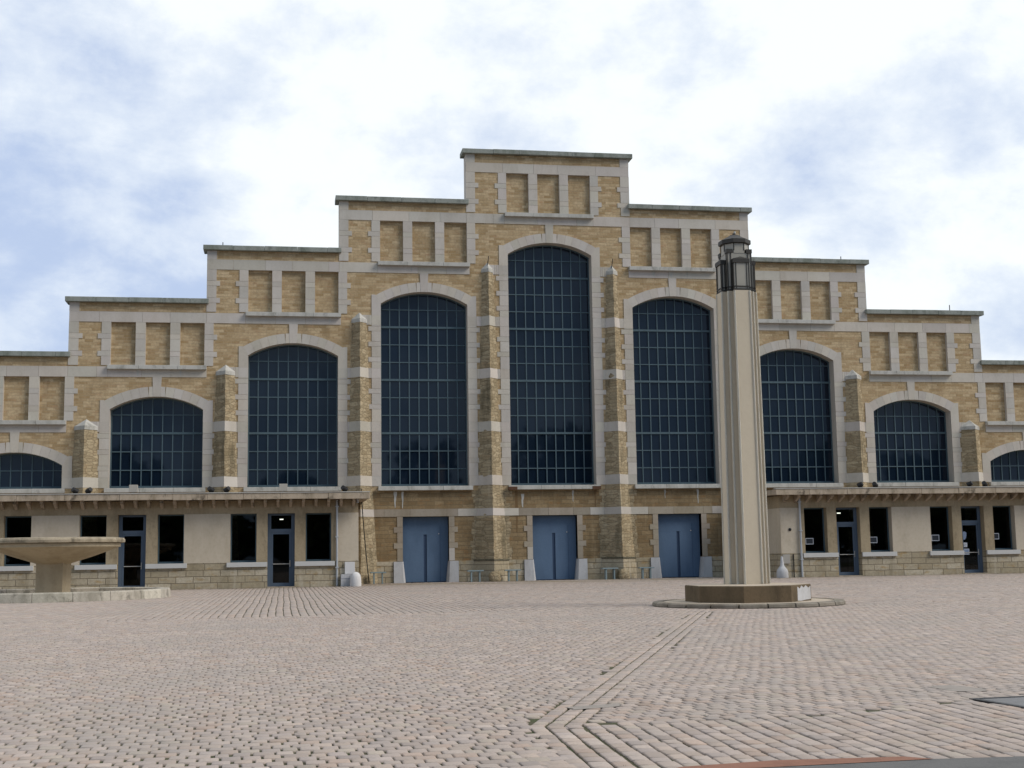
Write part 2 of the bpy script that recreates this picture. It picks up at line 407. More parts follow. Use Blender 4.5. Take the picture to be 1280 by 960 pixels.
# band pieces level with every step, across the piers between the windows
for m in range(0, 5):
    z0 = SILL + .02 + D * m; z1 = z0 + .54
    w = mk('dressed')
    for k in range(-5, 5):
        bx = P * k + 3.55
        inn = min(abs(k), abs(k + 1)); outk = max(abs(k), abs(k + 1))
        # both neighbours must still be wall with window jambs at this level
        topo = SP0 - D * inn
        if z1 > topo - .2: continue
        x0, x1 = bx - (3.55 - WH) + .0, bx + (3.55 - WH)
        if outk == 5 or z1 > SP0 - D * outk - .2:
            # only the jamb side toward the taller bay
            sgn = -1 if abs(k) < abs(k + 1) else 1
            if sgn < 0: x1 = bx + .0
            else: x0 = bx - .0
        mid = [x0, x0 + .52, bx - .4, bx, bx + .4, x1 - .52, x1]
        mid = sorted({round(q, 3) for q in mid if x0 - 1e-6 <= q <= x1 + 1e-6})
        for a, b in zip(mid, mid[1:]): w.box(a + .005, b - .005, -.031, .02, z0, z1, ctint())
    if w.v: split(w, 'stone_band', hall)
w = band(3.53, 3.93, -11.0, -5.9 + .55, -.03, 'dressed_low')
for a, b, mt in ((-5.35, -2.0, 'dressed'), (-2.0, 2.0, 'dressed_low'), (2.0, 5.3, 'dressed'), (5.3, 9.0, 'dressed_low'), (9.0, 11.0, 'dressed')):
    q = band(3.53, 3.93, a, b, -.03, mt, 1.5); w.mat(mt); merge(w, q)
w.build('door_lintel_band', hall)

# ---- copings with small rods
for k in range(-NB, NB + 1):
    a = abs(k); z = TOP0 - D * a
    if k == 0: x0, x1 = -edge(0) - .21, edge(0) + .21
    else:
        s = 1 if k > 0 else -1
        x0, x1 = s * (edge(a - 1) - .12), s * (edge(a) + .21)
    if x0 > x1: x0, x1 = x1, x0
    w = mk('coping'); x = x0
    while x < x1 - .01:
        L = min(random.uniform(1.3, 1.9), x1 - x)
        if x1 - x - L < .6: L = x1 - x
        dz = random.uniform(-.008, .008)
        w.box(x + .004, x + L - .004, -.24 + random.uniform(-.01, .01), .95, z + .01 + dz, z + .27 + dz, bev=.02); x += L
    c = w.build('coping', hall)
    if k in (-2, 2, 3):
        rx = {-2: -17.98, 2: 17.32, 3: 23.97}[k]
        w = mk('black'); w.tube((rx, -.1, z + .25), (rx, -.1, z + .25 + (.36 if k == 3 else .2)), .025, 6); w.build('rod', c)

# ---- quoins at the step corners and round the blind panels
RH = ((0, .62, 0), (.62, .90, 1), (.90, 1.55, 0), (1.55, 1.83, 1), (1.83, 2.32, 0))     # (from top, to, long?)
def tooth(w, x, sgn, short, long_, ztop, zbot, rows=RH, y=-.028):
    H = ztop - zbot
    for a, b, lg in rows:
        z1 = ztop - a; z0 = max(ztop - b, zbot)
        if z0 >= z1: continue
        t = ctint()
        w.box(x, x + sgn * (long_ if lg else short), y, .02, z0 + .006, z1 - .006, t)
for k in range(-NB, NB + 1):
    a = abs(k); zt, zb = BB0 - D * a, PB0 - D * a
    w = mk('dressed')
    if k == 0: ss = (-1, 1)
    else: ss = (1 if k > 0 else -1,)
    for s in ss:
        xe = s * (edge(a) + .004)
        tooth(w, xe, -s, .51, .70, zt, zb - .05)
        w.box(xe, xe - s * .51, -.027, .02, BT0 - D * a + .006, TOP0 - D * a, ctint())
        w.box(xe - s * .004, xe, .02, .8, BB0 - D * (a + 1) + .55, TOP0 - D * a, ctint())
    split(w, 'quoin', hall)
    # blind panels
    x = P * k
    w = mk('dressed')
    for xa, xb in ((-1.145, -.635), (.635, 1.145)):
        for r0, r1, _ in RH: w.box(x + xa - .0, x + xb, -.026, .02, max(zt - r1, zb) + .006, zt - r0 - .006, ctint())
    so = k <= 0; 
    for s in (-1, 1):
        inner = k != 0 and s == (-1 if k > 0 else 1)
        tooth(w, x + s * 2.415, s, .47, .66, zt, zb)
    pn = bpy.data.objects.new('blind_panel', None); col.objects.link(pn); pn.parent = hall; pn.empty_display_size = .2
    split(w, 'panel_jamb', pn)
    w = mk('sill'); xx = x - 2.55
    for L in (1.6, 2.0, 1.5): w.box(xx + .004, xx + L - .004, -.26, .02, zb - .22, zb + .0, bev=.015); xx += L
    w.build('panel_sill', pn)
    # pale marks and white drips under a few sills
# ---- tall windows
for k in range(-4, 5):
    a = abs(k); x = P * k; sp = SP0 - D * a; top = sp + RISE
    R = (WH * WH + RISE * RISE) / (2 * RISE); zc = top - R
    zat = lambda xx: zc + math.sqrt(max(R * R - (xx - x) ** 2, 0))
    fy0, fy1 = .60, .68
    w = mk('frame')
    cw = 2 * WH / 9
    for i in range(1, 9):
        xx = x - WH + cw * i; w.box(xx - .028, xx + .028, fy0, fy1, SILL, zat(xx) + .02)
    r = 1; z = SILL + D / 3
    while z < top - .1:
        half = WH if z <= sp else math.sqrt(max(R * R - (z - zc) ** 2, 0))
        th = .055 if r % 3 == 0 else .026
        w.box(x - half, x + half, fy0 - (.03 if r % 3 == 0 else -.002), fy1 + .004, z - th, z + th)
        r += 1; z += D / 3
    w.box(x - WH, x - WH + .07, fy0 - .01, fy1 + .01, SILL, sp + .05); w.box(x + WH - .07, x + WH, fy0 - .01, fy1 + .01, SILL, sp + .05)
    w.box(x - WH + .07, x + WH - .07, fy0 - .02, fy1 + .01, SILL, SILL + .15)
    A = arc(x, WH, sp, RISE, 22); B = arc(x, WH, sp, RISE, 22, -.07)
    for i in range(22):
        w.prism([A[i], A[i + 1], B[i + 1], B[i]], fy0 - .012, fy1 + .012)
    wi = w.build('window', hall)
    w = mk('glass')      # every pane its own sheet, set very slightly out of true
    rows = int((top - SILL) / (D / 3)) + 1
    for i in range(9):
        for j in range(rows):
            xa, xb = x - WH + cw * i, x - WH + cw * (i + 1); za, zb = SILL + j * D / 3, SILL + (j + 1) * D / 3
            ya = .655 + random.uniform(-.0022, .0022); yb = .655 + random.uniform(-.0022, .0022); yc = .655 + random.uniform(-.0026, .0026)
            w.add([(xa, ya, za), (xb, yb, za), (xb, yb + yc - ya, zb), (xa, yc, zb)], [(0, 1, 2, 3)])
    w.build('glazing', wi)
    # arch ring of voussoirs, keystone, jambs
    w = mk('dressed'); N = 12
    A = arc(x, WH, sp, RISE, N * 2); B = arc(x, WH, sp, RISE, N * 2, .53)
    for i in range(N):
        if i in (5, 6): continue
        idx = range(2 * i, 2 * i + 3)
        g = .004
        pa = [A[q] for q in idx]; pb = [B[q] for q in idx]
        pa[0] = (pa[0][0] + g, pa[0][1]); pa[-1] = (pa[-1][0] - g, pa[-1][1]); pb[0] = (pb[0][0] + g, pb[0][1]); pb[-1] = (pb[-1][0] - g, pb[-1][1])
        w.prism(pa + pb[::-1], -.034, .02, ctint())
    # two halves of the crown flank the keystone
    ks = .19
    for s in (-1, 1):
        xa = [x + s * q for q in (ks + .01, .30, .42)]
        zl = [zat(q) for q in xa]; R2 = R + .53
        w.prism([(q, zat(q)) for q in xa] + [(q * 1.0, zc + math.sqrt(R2 * R2 - (q - x) ** 2)) for q in xa[::-1]], -.034, .02, ctint())
    kt = BB0 - D * (a + 1)
    w.prism([(x - ks, top - .008), (x + ks, top - .008), (x + .235, kt), (x - .235, kt)], -.045, .02, ctint())
    w.build('arch_ring', wi); 
    for s in (-1, 1):
        w = mk('dressed')
        # springer: tall block beside the arch end
        bx, bz = B[0] if s < 0 else B[-1]
        w.prism([(x + s * WH, sp + .01), (x + s * WH, sp - .68), (x + s * 2.89, sp - .68), (x + s * 2.89, bz + .035), (bx + s * .012, bz + .03)][::1], -.033, .02, ctint())
        # jamb blocks below, long and short, down to the sill
        z = sp - .69
        tall = True; seq = 0
        while z > SILL + .03:
            # keep the level bands free
            nxt = max([SILL + .02 + D * m + .54 for m in range(5) if SILL + .02 + D * m + .54 <= z + 1e-4] + [SILL])
            lvl = [m for m in range(5) if abs(SILL + .02 + D * m + .54 - z) < .02]
            if lvl: z = SILL + .02 + D * lvl[0]; seq = 0; continue
            h = (.58, .27)[seq % 2]; z0 = max(z - h, nxt)
            if z0 - nxt < .2: z0 = nxt
            w.box(x + s * WH, x + s * (WH + (.50 if seq % 2 == 0 else .68)), -.028, .02, z0 + .006, z - .006, ctint())
            z = z0; seq += 1
        split(w, 'window_jamb', wi)
    w = mk('sill'); xx = x - 2.57
    for L in (1.8, 1.7, 1.64): w.box(xx + .004, xx + L - .004, -.27, .62, SILL - .23, SILL - .0, bev=.02); xx += L
    w.build('sill', wi)
    if k == 0:
        for s in (-1, 1):
            w = mk('rust'); w.box(x + s * 2.1, x + s * 2.585, -.285, -.1, SILL - .245, SILL - .07); w.build('sill_end', wi)

# ---- buttresses: a wedge with its ridge forward, battered toward the foot
def bhalf(z): return (.34 + (16.9 - z) * .030) if z > 5.2 else .69 + (5.2 - z) * .062
for k in range(-5, 5):
    bx = P * k + 3.55; o = max(abs(k), abs(k + 1)) if False else min(abs(k), abs(k + 1))
    zt = 17.0 - D * o          # top of the shaft, under its cap
    if zt < 5.4: continue
    rnd = random.Random(k + 50)
    w = mk('buttress')
    zs = [1.14, 2.0, 2.8, 3.52] if abs(bx) < 9 else [0.0, 3.52]
    def ring(z, g=0.0):
        h = bhalf(z) + g; return [(bx - h, .02, z), (bx, -h * 1.02, z), (bx + h, .02, z)]
    lev = [(SILL + .02 + D * m, SILL + .56 + D * m) for m in range(5)]
    cuts = [1.14 if abs(bx) < 9 else 0.0, 3.53]; spans = []
    spans.append((cuts[0], 3.53)); prev = 3.93
    bands = [(3.53, 3.93)]
    for a_, b_ in lev:
        if b_ < zt - .25: spans.append((prev, a_)); bands.append((a_, b_)); prev = b_
    spans.append((prev, zt))
    for a_, b_ in [(cuts[0], zt)]:
        n = max(2, int((b_ - a_) / .3) + 1)
        rs = []
        for i in range(n):
            z = a_ + (b_ - a_) * i / (n - 1); h = bhalf(z); j1, j2 = rnd.uniform(-.014, .014), rnd.uniform(-.014, .014)
            rs.append([(bx - h + j1, .02, z), (bx - h * .5 + j1, -h * .51 + j2, z), (bx + j2, -h * 1.02 + j1, z), (bx + h * .5 + j2, -h * .51 + j2, z), (bx + h + j1, .02, z)])
        w.loft(rs)
    bt = w.build('buttress', hall)
    for a_, b_ in bands:
        w = mk('dressed'); w.loft([ring(a_ + .002, .024), ring(b_ - .002, .024)], True, ctint()); w.build('buttress_band', bt)
    w = mk('sill'); h = bhalf(zt)
    w.loft([ring(zt + .002, .035), ring(zt + .20, .035)], True, jit()); 
    w.add([*ring(zt + .202, .035), (bx, .02, zt + .60)], [(0, 1, 3), (1, 2, 3), (0, 3, 2), (0, 2, 1)], jit())
    w.build('buttress_cap', bt)
    if k in (-1, 0):
        w = mk('black'); w.tube((bx - .02, -.15, zt + .38), (bx + .05, -.17, zt + .92), .022, 6); w.build('rod', bt)
    if abs(bx) < 9:
        w = mk('ashlar'); z0 = 0.0
        h0, h1 = bhalf(0) + .05, bhalf(1.14) + .05
        w.loft([[(bx - h0, .0, 0), (bx, -h0 * 1.02, 0), (bx + h0, .0, 0)], [(bx - h1, .0, 1.12), (bx, -h1 * 1.02, 1.12), (bx + h1, .0, 1.12)]])
        w.build('buttress_foot', bt)
        w = mk('buttress')      # worn guard stone at the ridge
        bm = bmesh.new(); bmesh.ops.create_icosphere(bm, subdivisions=3, radius=1)
        for v in bm.verts:
            n_ = v.co.copy(); q_ = lambda t: math.copysign(abs(t) ** .6, t); v.co = Vector((bx + .02 + q_(n_.x) * .31 + .03 * math.sin(6 * n_.z + bx), -h0 * 1.0 + .10 + q_(n_.y) * .26, max(.0, .2 + q_(n_.z) * .33 + .04 * math.sin(5 * n_.x + 7 * n_.y + bx))))
        w.bm(bm, .95); w.build('guard_stone', bt, smooth=True)
        w = mk('moss'); w.loft([[(bx - h1 - .05, .0, 1.10), (bx, -h1 * 1.02 - .05, 1.10), (bx + h1 + .05, .0, 1.10)], [(bx - h1 - .02, .0, 1.19), (bx, -h1 * 1.02 - .02, 1.19), (bx + h1 + .02, .0, 1.19)]]); w.build('mossy_ledge', bt)

# ---- service doors
for k in (-1, 0, 1):
    x = P * k
    w = mk('doorblue')
    w.box(x - DH, x - .085, .40, .46, .03, 2.56); w.box(x + .085, x + DH, .40, .46, .03, 2.56)
    w.box(x - DH, x + DH, .398, .46, 2.563, DT - .02)
    w.mat('doordark'); w.box(x - .084, x + .084, .45, .5, .02, 2.56); w.box(x + .80, x + .815, .394, .41, .03, 3.0); w.box(x - DH, x + DH, .43, .5, .0, .03)
    dr = w.build('service_door', hall)
    w = mk('whitesill'); w.tube((x + .74, .40, 2.60), (x + .74, .37, 2.60), .03, 8); w.build('door_stud', dr)
    w = mk('dressed_low')
    for s in (-1, 1):
        z = DT - .01; i = 0
        while z > 1.16:
            h = (.55, .30)[i % 2]; z0 = max(z - h, 1.15)
            if z0 - 1.15 < .18: z0 = 1.15
            w.mat('dressed' if (z < 2.1 and random.random() < .8) else 'dressed_low')
            w.box(x + s * DH, x + s * (DH + (.30 if i % 2 == 0 else .48)), -.03, .42, z0 + .005, z - .005, ctint()); z = z0; i += 1
    split(w, 'door_surround', dr)
    for s in (-1, 1):
        w = mk('guard'); xo = x + s * (DH + .50); xi = x + s * (DH - .03)
        b0 = [(xo, -.16, 0), (xo - s * .0, .3, 0), (xi - s * .12, .3, 0), (xi - s * .12, .02, 0), (xi, -.16, 0)]
        b1 = [(xo, -.12, 1.13), (xo, .3, 1.13), (xi, .3, 1.13), (xi, .0, 1.13), (xi + s * .06, -.12, 1.13)]
        if s > 0: b0, b1 = b0[::-1], b1[::-1]
        w.loft([b0, b1]); w.build('wheel_guard', dr)
# ---- lime and rust streaks run down from the sill ends
def streak(x, z1, z0, wd, mat, y):
    w = mk(mat); n = 7; L = []; Rr_ = []
    for i in range(n):
        t = i / (n - 1); hw_ = wd * (1 - .75 * t) * random.uniform(.75, 1.2); dx = random.uniform(-.012, .012)
        L.append((x - hw_ + dx, y, z1 + (z0 - z1) * t)); Rr_.append((x + hw_ + dx, y, z1 + (z0 - z1) * t))
    for i in range(n - 1): w.add([L[i], Rr_[i], Rr_[i + 1], L[i + 1]], [(0, 1, 2, 3)])
    w.build('pale_streak' if mat == 'sill' else 'rust_streak', hall)
for x_, a_, b_, wd_, m_ in ((-8.75, 4.88, 4.0, .09, 'sill'), (-8.35, 4.88, 3.97, .06, 'sill'), (-2.12, 4.88, 2.6, .10, 'rustwash'), (-1.78, 4.7, 3.97, .10, 'sill'), (1.05, 4.88, 4.25, .05, 'sill'), (2.3, 4.88, 3.97, .08, 'rustwash'), (8.2, 4.88, 4.1, .06, 'sill'), (6.3, 4.88, 4.4, .05, 'sill')):
    streak(x_, a_, b_, wd_, m_, -.006)
for k_, dx_, wd_ in ((-2, .95, .07), (-2, 1.95, .07), (1, -1.1, .13), (1, -.05, .16), (1, .9, .05), (-1, -.7, .05), (-3, -1.0, .07), (-3, 1.2, .06)):  # pale marks just under some panel sills
    z_ = PB0 - D * abs(k_) - .225; streak(P * k_ + dx_, z_, z_ - .34, wd_, 'sill', -.036)
# ---- roofs behind the parapets
w = mk('roof')
for k in range(NB + 1):
    z1 = TOP0 - D * (k + 1) - .4
    if k == 0: w.box(-edge(0) - .5, edge(0) + .5, .96, 70, 3, z1)
    else:
        for s in (-1, 1): w.box(s * (edge(k - 1) + .51), s * (edge(k) + (.5 if k < NB else -.1)), .96, 70, 1, z1)
split(w, 'roof', hall)

# ------------------------------------------------------------------ ANNEXES
AD = 5.175; AX = 11.0; AEND = 32.0; Z1, Z2, ZE = 1.25, 3.62, 4.27
DOORS = (14.78, 21.88, 28.98)
def annexe(s, label):
    root = empty('entrance_annexe', (s * 20, -2.5, 0), label, 'building')
    RL = (s * 20, -2.5, 0)
    def part(w, name, par=root, **k):
        return w.build(name, par, loc=RL if par is root else None, **k) if par is root else w.build(name, par, **k)
    def X(a, b): return (min(s * a, s * b), max(s * a, s * b))
    y = -AD; T = .56
    ops = []
    for c in DOORS: ops += [(c - 2.45, c - 1.19, 'w'), (c - .66, c + .66, 'd'), (c + 1.19, c + 2.45, 'w')]
    w = mk('pier')
    w.box(*X(AX + .01, AEND), y, y + T, Z2, ZE)
    ed = AX + .0
    for a, b, t in ops:
        if t == 'd': w.box(*X(a - .53, a), y, y + T, Z1, Z2); w.box(*X(b, b + .53), y, y + T, Z1, Z2)
        if t == 'w': pass
    # little cheeks on the outer side of each window pair
    w.box(*X(DOORS[0] - 2.45 - .28, DOORS[0] - 2.45), y, y + T, Z1, Z2)
    split(w, 'front_wall', root, loc=RL)
    w = mk('render')
    lim = [(AX, DOORS[0] - 2.73)] + [(DOORS[i] + 2.45, DOORS[i + 1] - 2.45) for i in range(2)] + [(DOORS[2] + 2.45, AEND)]
    for a, b in lim:
        w2 = mk('render'); w2.box(*X(a, b), y - .012, y + T, Z1, Z2 - .003); part(w2, 'plaster_panel')
    w = mk('render'); w.box(*X(AX, AX + .35), y + T, 0.0, Z1 * 0 + 1.25, Z2); w.mat('pier'); w.box(*X(AX, AX + .35), y + T, 0.0, Z2 + .002, ZE)
    w.mat('ashlar'); w.box(*X(AX - .02, AX + .35), y + T, 0.0, 0, 1.248)
    part(w, 'end_wall')
    w = mk('ashlar'); ed = AX - .02
    for c in DOORS:
        w.box(*X(ed, c - .66), y - .03, y + T, 0, Z1 - .002); ed = c + .66
    w.box(*X(ed, AEND), y - .03, y + T, 0, Z1 - .002)
    split(w, 'plinth', root, loc=RL)
    # roof slab with its eave, joints along the front
    w = mk('slab'); x = AX - .52
    y0 = y - .92
    w.box(*X(AX - .50, AEND), y0 + .1, -.0, ZE + .03, 4.56)
    while x < AEND:
        L = random.uniform(1.6, 2.6); dz = random.uniform(-.012, .012); w.box(*X(x + .006, min(x + L, AEND) - .006), y0 + random.uniform(-.012, .012), y0 + .3, ZE + .005 + dz, 4.57 + dz, bev=.015); x += L
    w.mat('flash'); w.box(*X(AX - .53, AEND), y0 - .03, y0 + .35, 4.585, 4.62)
    part(w, 'roof_slab')
    x = AX + .25
    while x < AEND - .2:
        w = mk('slab'); xa, xb = x - .07, x + .07
        yy = y - .62
        w.add([(s * xa, y, 3.90), (s * xb, y, 3.90), (s * xb, y, ZE + .02), (s * xa, y, ZE + .02), (s * xa, yy, ZE + .02), (s * xb, yy, ZE + .02), (s * xb, yy, ZE - .10), (s * xa, yy, ZE - .10)],
              [(0, 1, 2, 3), (4, 5, 6, 7), (3, 2, 5, 4), (0, 7, 6, 1), (0, 3, 4, 7), (1, 6, 5, 2)])
        part(w, 'bracket'); x += .615
    yf = y + .40
    for i, (a, b, t) in enumerate(ops):
        xa, xb = X(a, b)
        if t == 'w':
            w = mk('frame'); f = .065
            w.box(xa, xa + f, yf, yf + .07, Z1 - .0, Z2); w.box(xb - f, xb, yf, yf + .07, Z1, Z2); w.box(xa + f, xb - f, yf + .002, yf + .07, Z2 - f, Z2); w.box(xa + f, xb - f, yf + .002, yf + .07, Z1, Z1 + .09)
            wi = part(w, 'window')
            w = mk('pane'); w.add([(xa + f, yf + .04, Z1 + .09), (xb - f, yf + .04, Z1 + .09), (xb - f, yf + .04, Z2 - f), (xa + f, yf + .04, Z2 - f)], [(0, 1, 2, 3)])
            w.build('pane', wi, loc=RL)
            w = mk('whitesill')
            # the sill runs from the outer window edge to the door opening
            left_of_door = (i % 3 == 0)
            sa, sb = (a - .16, b + .525) if left_of_door else (a - .525, b + .16)
            w.box(*X(sa, sb), y - .14, yf + .0, 1.02, 1.248, bev=.012); w.build('sill', wi, loc=RL)
        else:
            w = mk('slate'); f = .17
            w.box(xa, xa + f, yf, yf + .09, .03, Z2); w.box(xb - f, xb, yf, yf + .09, .03, Z2); w.box(xa + f, xb - f, yf + .002, yf + .09, Z2 - .10, Z2); w.box(xa + f, xb - f, yf + .002, yf + .09, 2.70, 2.86)
            dr = part(w, 'entrance_door')
            w = mk('slate'); g = .09; xl, xr = xa + f + .006, xb - f - .006
            w.box(xl, xl + g, yf + .02, yf + .075, .05, 2.695); w.box(xr - g, xr, yf + .02, yf + .075, .05, 2.695); w.box(xl + g, xr - g, yf + .022, yf + .075, .05, .22); w.box(xl + g, xr - g, yf + .022, yf + .075, 2.6, 2.695)
            w.build('door_leaf', dr, loc=RL)
            w = mk('pane')
            for z0, z1 in ((.22, 2.6), (2.86, Z2 - .1)): w.add([(xl, yf + .05, z0), (xr, yf + .05, z0), (xr, yf + .05, z1), (xl, yf + .05, z1)], [(0, 1, 2, 3)])
            w.build('pane', dr, loc=RL)
            w = mk('flash'); w.tube((xl + g, yf - .01, 1.14), (xr - g + .05, yf - .01, 1.14), .018, 8); w.tube((xr - .05, yf - .03, 1.0), (xr - .05, yf - .03, 1.32), .022, 8); w.build('handle', dr, loc=RL)
            w = mk('slab'); w.box(xa, xb, y - .05, yf + .2, 0, .045); w.build('threshold', dr, loc=RL)
    # dark rooms behind the glass
    w = mk('interior'); w.add([(s * (AX + .36), y + T + .6, .06), (s * AEND, y + T + .6, .06), (s * AEND, -.05, .06), (s * (AX + .36), -.05, .06)], [(0, 1, 2, 3)])
    w.box(*X(AX + .36, AEND), -.12, -.06, .05, ZE); w.add([(s * (AX + .36), y + T, ZE - .01), (s * AEND, y + T, ZE - .01), (s * AEND, -.05, ZE - .01), (s * (AX + .36), -.05, ZE - .01)], [(0, 1, 2, 3)])
    w.box(*X(AEND - .1, AEND), y + T, -.1, 0, ZE)
    part(w, 'interior')
    w = mk('lit'); w.box(s * 14.77 - .09, s * 14.77 + .09, -4.05, -3.97, 3.33, 3.37); part(w, 'ceiling_light')
    # drain pipe
    w = mk('pipe'); xd = s * 12.06
    w.tube((xd, y - .10, .02), (xd, y - .10, ZE - .02), .055, 10)
    for z in (.9, 2.4, 3.9): w.box(xd - .085, xd + .085, y - .17, y + .0, z, z + .05)
    if s < 0: w.tube((s * 11.06, y - .1, ZE + .0), (s * 11.06, y - .1, ZE - .18), .07, 10)
    part(w, 'drainpipe')
    return root
annL = annexe(-1, 'single-storey glazed entrance wing behind the round fountain basin')
annR = annexe(1, 'single-storey glazed entrance wing beside the lantern pillar with notices in its windows')

# things fixed low on the annexe corners
w = mk('white'); w.box(-11.68, -11.19, -AD - .17, -AD - .032, .60, 1.19, bev=.012); tag(w.build('meter_box', loc=(-11.43, -AD - .1, .6)), 'square white meter box on the wall above the domed white corner stone', 'meter box')
w = mk('guard'); w.box(-11.88, -11.36, -AD - .33, -AD - .032, 0, .585, bev=.015); w.mat('doordark'); w.box(-11.87, -11.37, -AD - .335, -AD - .325, .37, .385); tag(w.build('utility_cabinet', loc=(-11.6, -AD - .2, 0)), 'low white cabinet standing left of the domed white corner stone', 'cabinet')
w = mk('white'); w.lathe(-11.17, -5.72, [(.27, 0), (.28, .1), (.272, .3), (.255, .45), (.22, .57), (.15, .655), (.06, .695), (.01, .70)], 28); tag(w.build('guard_stone', smooth=True, loc=(-11.17, -5.72, 0)), 'domed white guard stone at the corner of the left wing', 'guard stone', 'white guard stones at the wing corners')
w = mk('guard'); w.lathe(10.86, -5.55, [(.30, 0), (.31, .08), (.30, .3), (.265, .42), (.18, .53), (.11, .62), (.085, .8), (.06, 1.05), (.02, 1.12)], 28); tag(w.build('guard_stone', smooth=True, loc=(10.86, -5.55, 0)), 'bottle-shaped white guard stone at the corner of the right wing', 'guard stone', 'white guard stones at the wing corners')
w = mk('lampgrey'); w.box(11.03, 11.42, -AD - .10, -AD - .032, .72, 1.2, bev=.01); tag(w.build('meter_box', loc=(11.2, -AD - .06, .7)), 'pale grey panel on the wall behind the bottle-shaped guard stone', 'meter box')
w = mk('black'); w.tube((11.62, -AD - .08, .0), (11.62, -AD - .08, 1.2), .03, 8); tag(w.build('cable_duct', loc=(11.62, -AD - .08, 0)), 'thin dark upright duct at the foot of the right wing', 'pipe')
w = mk('black'); w.lathe(0, 0, [(.02, 0), (.075, 0), (.085, .03), (.02, .05)], 16)
w.v = [(11.5 + a, -AD - .012 - c, 2.49 + b) for a, b, c in w.v]; tag(w.build('wall_vent', loc=(11.5, -AD, 2.49)), 'small round dark vent in the pale plaster of the right wing', 'vent')
w = mk('black')
pts = [(-10.62, -.95, 5.0), (-10.60, -.93, 4.45), (-10.5, -.96, 3.0), (-10.38, -1.02, 1.6), (-10.30, -1.06, .75), (-10.22, -1.0, .04)]
for a, b in zip(pts, pts[1:]): w.tube(a, b, .026, 6)
tag(w.build('hanging_cable', loc=(-10.3, -1, 0)), 'dark cable hanging down the buttress at the end of the left wing', 'cable')

# benches
def bench(x, y, wd, label):
    r = empty('bench', (x, y, 0), label, 'bench', 'small metal benches along the hall wall')
    w = mk('bench'); w.box(-wd / 2, wd / 2, -.19, .19, .555, .62, bev=.012); w.build('seat', r)
    for q in (-1, 1):
        w = mk('bench'); w.box(q * wd * .26 - .035, q * wd * .26 + .035, -.15, .15, 0, .553); w.build('leg', r)
bench(-9.75, -1.0, .84, 'small teal bench by the hanging cable at the end of the left wing')
bench(-4.58, -1.0, .86, 'small teal bench left of the buttress that stands left of the middle door')
bench(-2.56, -1.0, .86, 'small teal bench between the left buttress and the middle blue door')
bench(2.78, -1.0, .88, 'small teal bench left of the buttress that stands right of the middle door')
bench(4.82, -1.0, .84, 'small teal bench beside the blue door nearest the lantern pillar')

# lamps along the annexe eaves
def spot(x, y, label, q):
    r = empty('spotlight', (x, y, 4.62), label, 'spotlight', 'black spotlights on the wing roofs')
    w = mk('black'); w.box(-.06, .06, -.06, .06, 0, .06); w.build('bracket', r)
    w = mk('black'); bm = bmesh.new(); bmesh.ops.create_cone(bm, cap_ends=True, segments=14, radius1=.15, radius2=.11, depth=.26)
    bmesh.ops.transform(bm, matrix=Matrix.Translation((0, 0, .17)) @ Matrix.Rotation(q * .9, 4, 'Y') @ Matrix.Rotation(.7, 4, 'X'), verts=bm.verts); w.bm(bm); w.build('housing', r)
    w = mk('flash'); w.box(.08 * q - .05, .08 * q + .05, -.02, .07, .25, .275); w.build('lens_rim', r)
SPL = [(-24.53, 'black spotlight left of the outermost visible left buttress foot'), (-23.86, 'black spotlight right of the outermost visible left buttress foot'), (-18.18, 'black spotlight left of the buttress second from the left'), (-17.38, 'black spotlight right of the buttress second from the left'), (-11.73, 'black spotlight at the inner end of the left wing roof'),
       (15.39, 'black spotlight nearest the lantern pillar on the right wing roof'), (16.2, 'black spotlight second from the lantern pillar on the right wing roof'), (21.63, 'black spotlight third from the lantern pillar on the right wing roof'), (22.47, 'black spotlight farthest from the lantern pillar on the right wing roof')]
for i, (x, lb) in enumerate(SPL): spot(x, -5.55, lb, 1 if i % 2 else -1)
for x, lb in ((-21.8, 'beige floodlight below the second arched window from the left'), (-14.69, 'beige floodlight below the third arched window from the left')):
    r = empty('floodlight', (x, -5.6, 4.62), lb, 'floodlight', 'beige floodlights on the left wing roof')
    w = mk('lampgrey'); w.box(-.2, .2, -.10, .10, .06, .42, bev=.02); w.build('housing', r)
    w = mk('frost'); w.box(-.15, .15, .098, .11, .11, .37); w.build('lens', r)
    w = mk('lampgrey'); w.box(-.05, .05, -.05, .05, 0, .06); w.build('bracket', r)

# notices in the right-hand windows
yn = -AD + .425
for x, z, lb in ((12.74, 1.87, 'framed notice in the window left of the first door of the right wing'), (16.33, 1.89, 'framed notice in the window right of the first door of the right wing'), (19.88, 1.95, 'framed notice in the window left of the door with posters'), (23.36, 1.99, 'framed notice in the window right of the door with posters')):
    r = empty('framed_notice', (x, yn, z - .17), lb, 'notice', 'framed notices in the windows of the right wing')
    w = mk('paper'); hx, hz, t = .22, .165, .028
    w.box(-hx, hx, -.012, 0, .005, .005 + t); w.box(-hx, hx, -.012, 0, 2 * hz - t, 2 * hz); w.box(-hx, -hx + t, -.0115, 0, .005 + t, 2 * hz - t); w.box(hx - t, hx, -.0115, 0, .005 + t, 2 * hz - t); w.build('frame', r)
    w = mk('ink'); w.box(-hx + t, hx - t, -.008, -.001, .005 + t, 2 * hz - t); w.build('sheet', r)
w = mk('paperblue'); w.lathe(0, 0, [(.01, 0), (.16, 0), (.16, .004), (.01, .004)], 9)
w.v = [(21.56 + a * (.8 + .3 * (b > 0)), yn - c, 2.06 + b * 1.35) for a, b, c in w.v]; w.box(21.42, 21.60, yn - .005, yn, 1.83, 1.99)
tag(w.build('poster', loc=(21.56, yn, 2.06)), 'blue and white poster on the glass door of the right wing, topmost of three', 'poster', 'papers on the glass door')
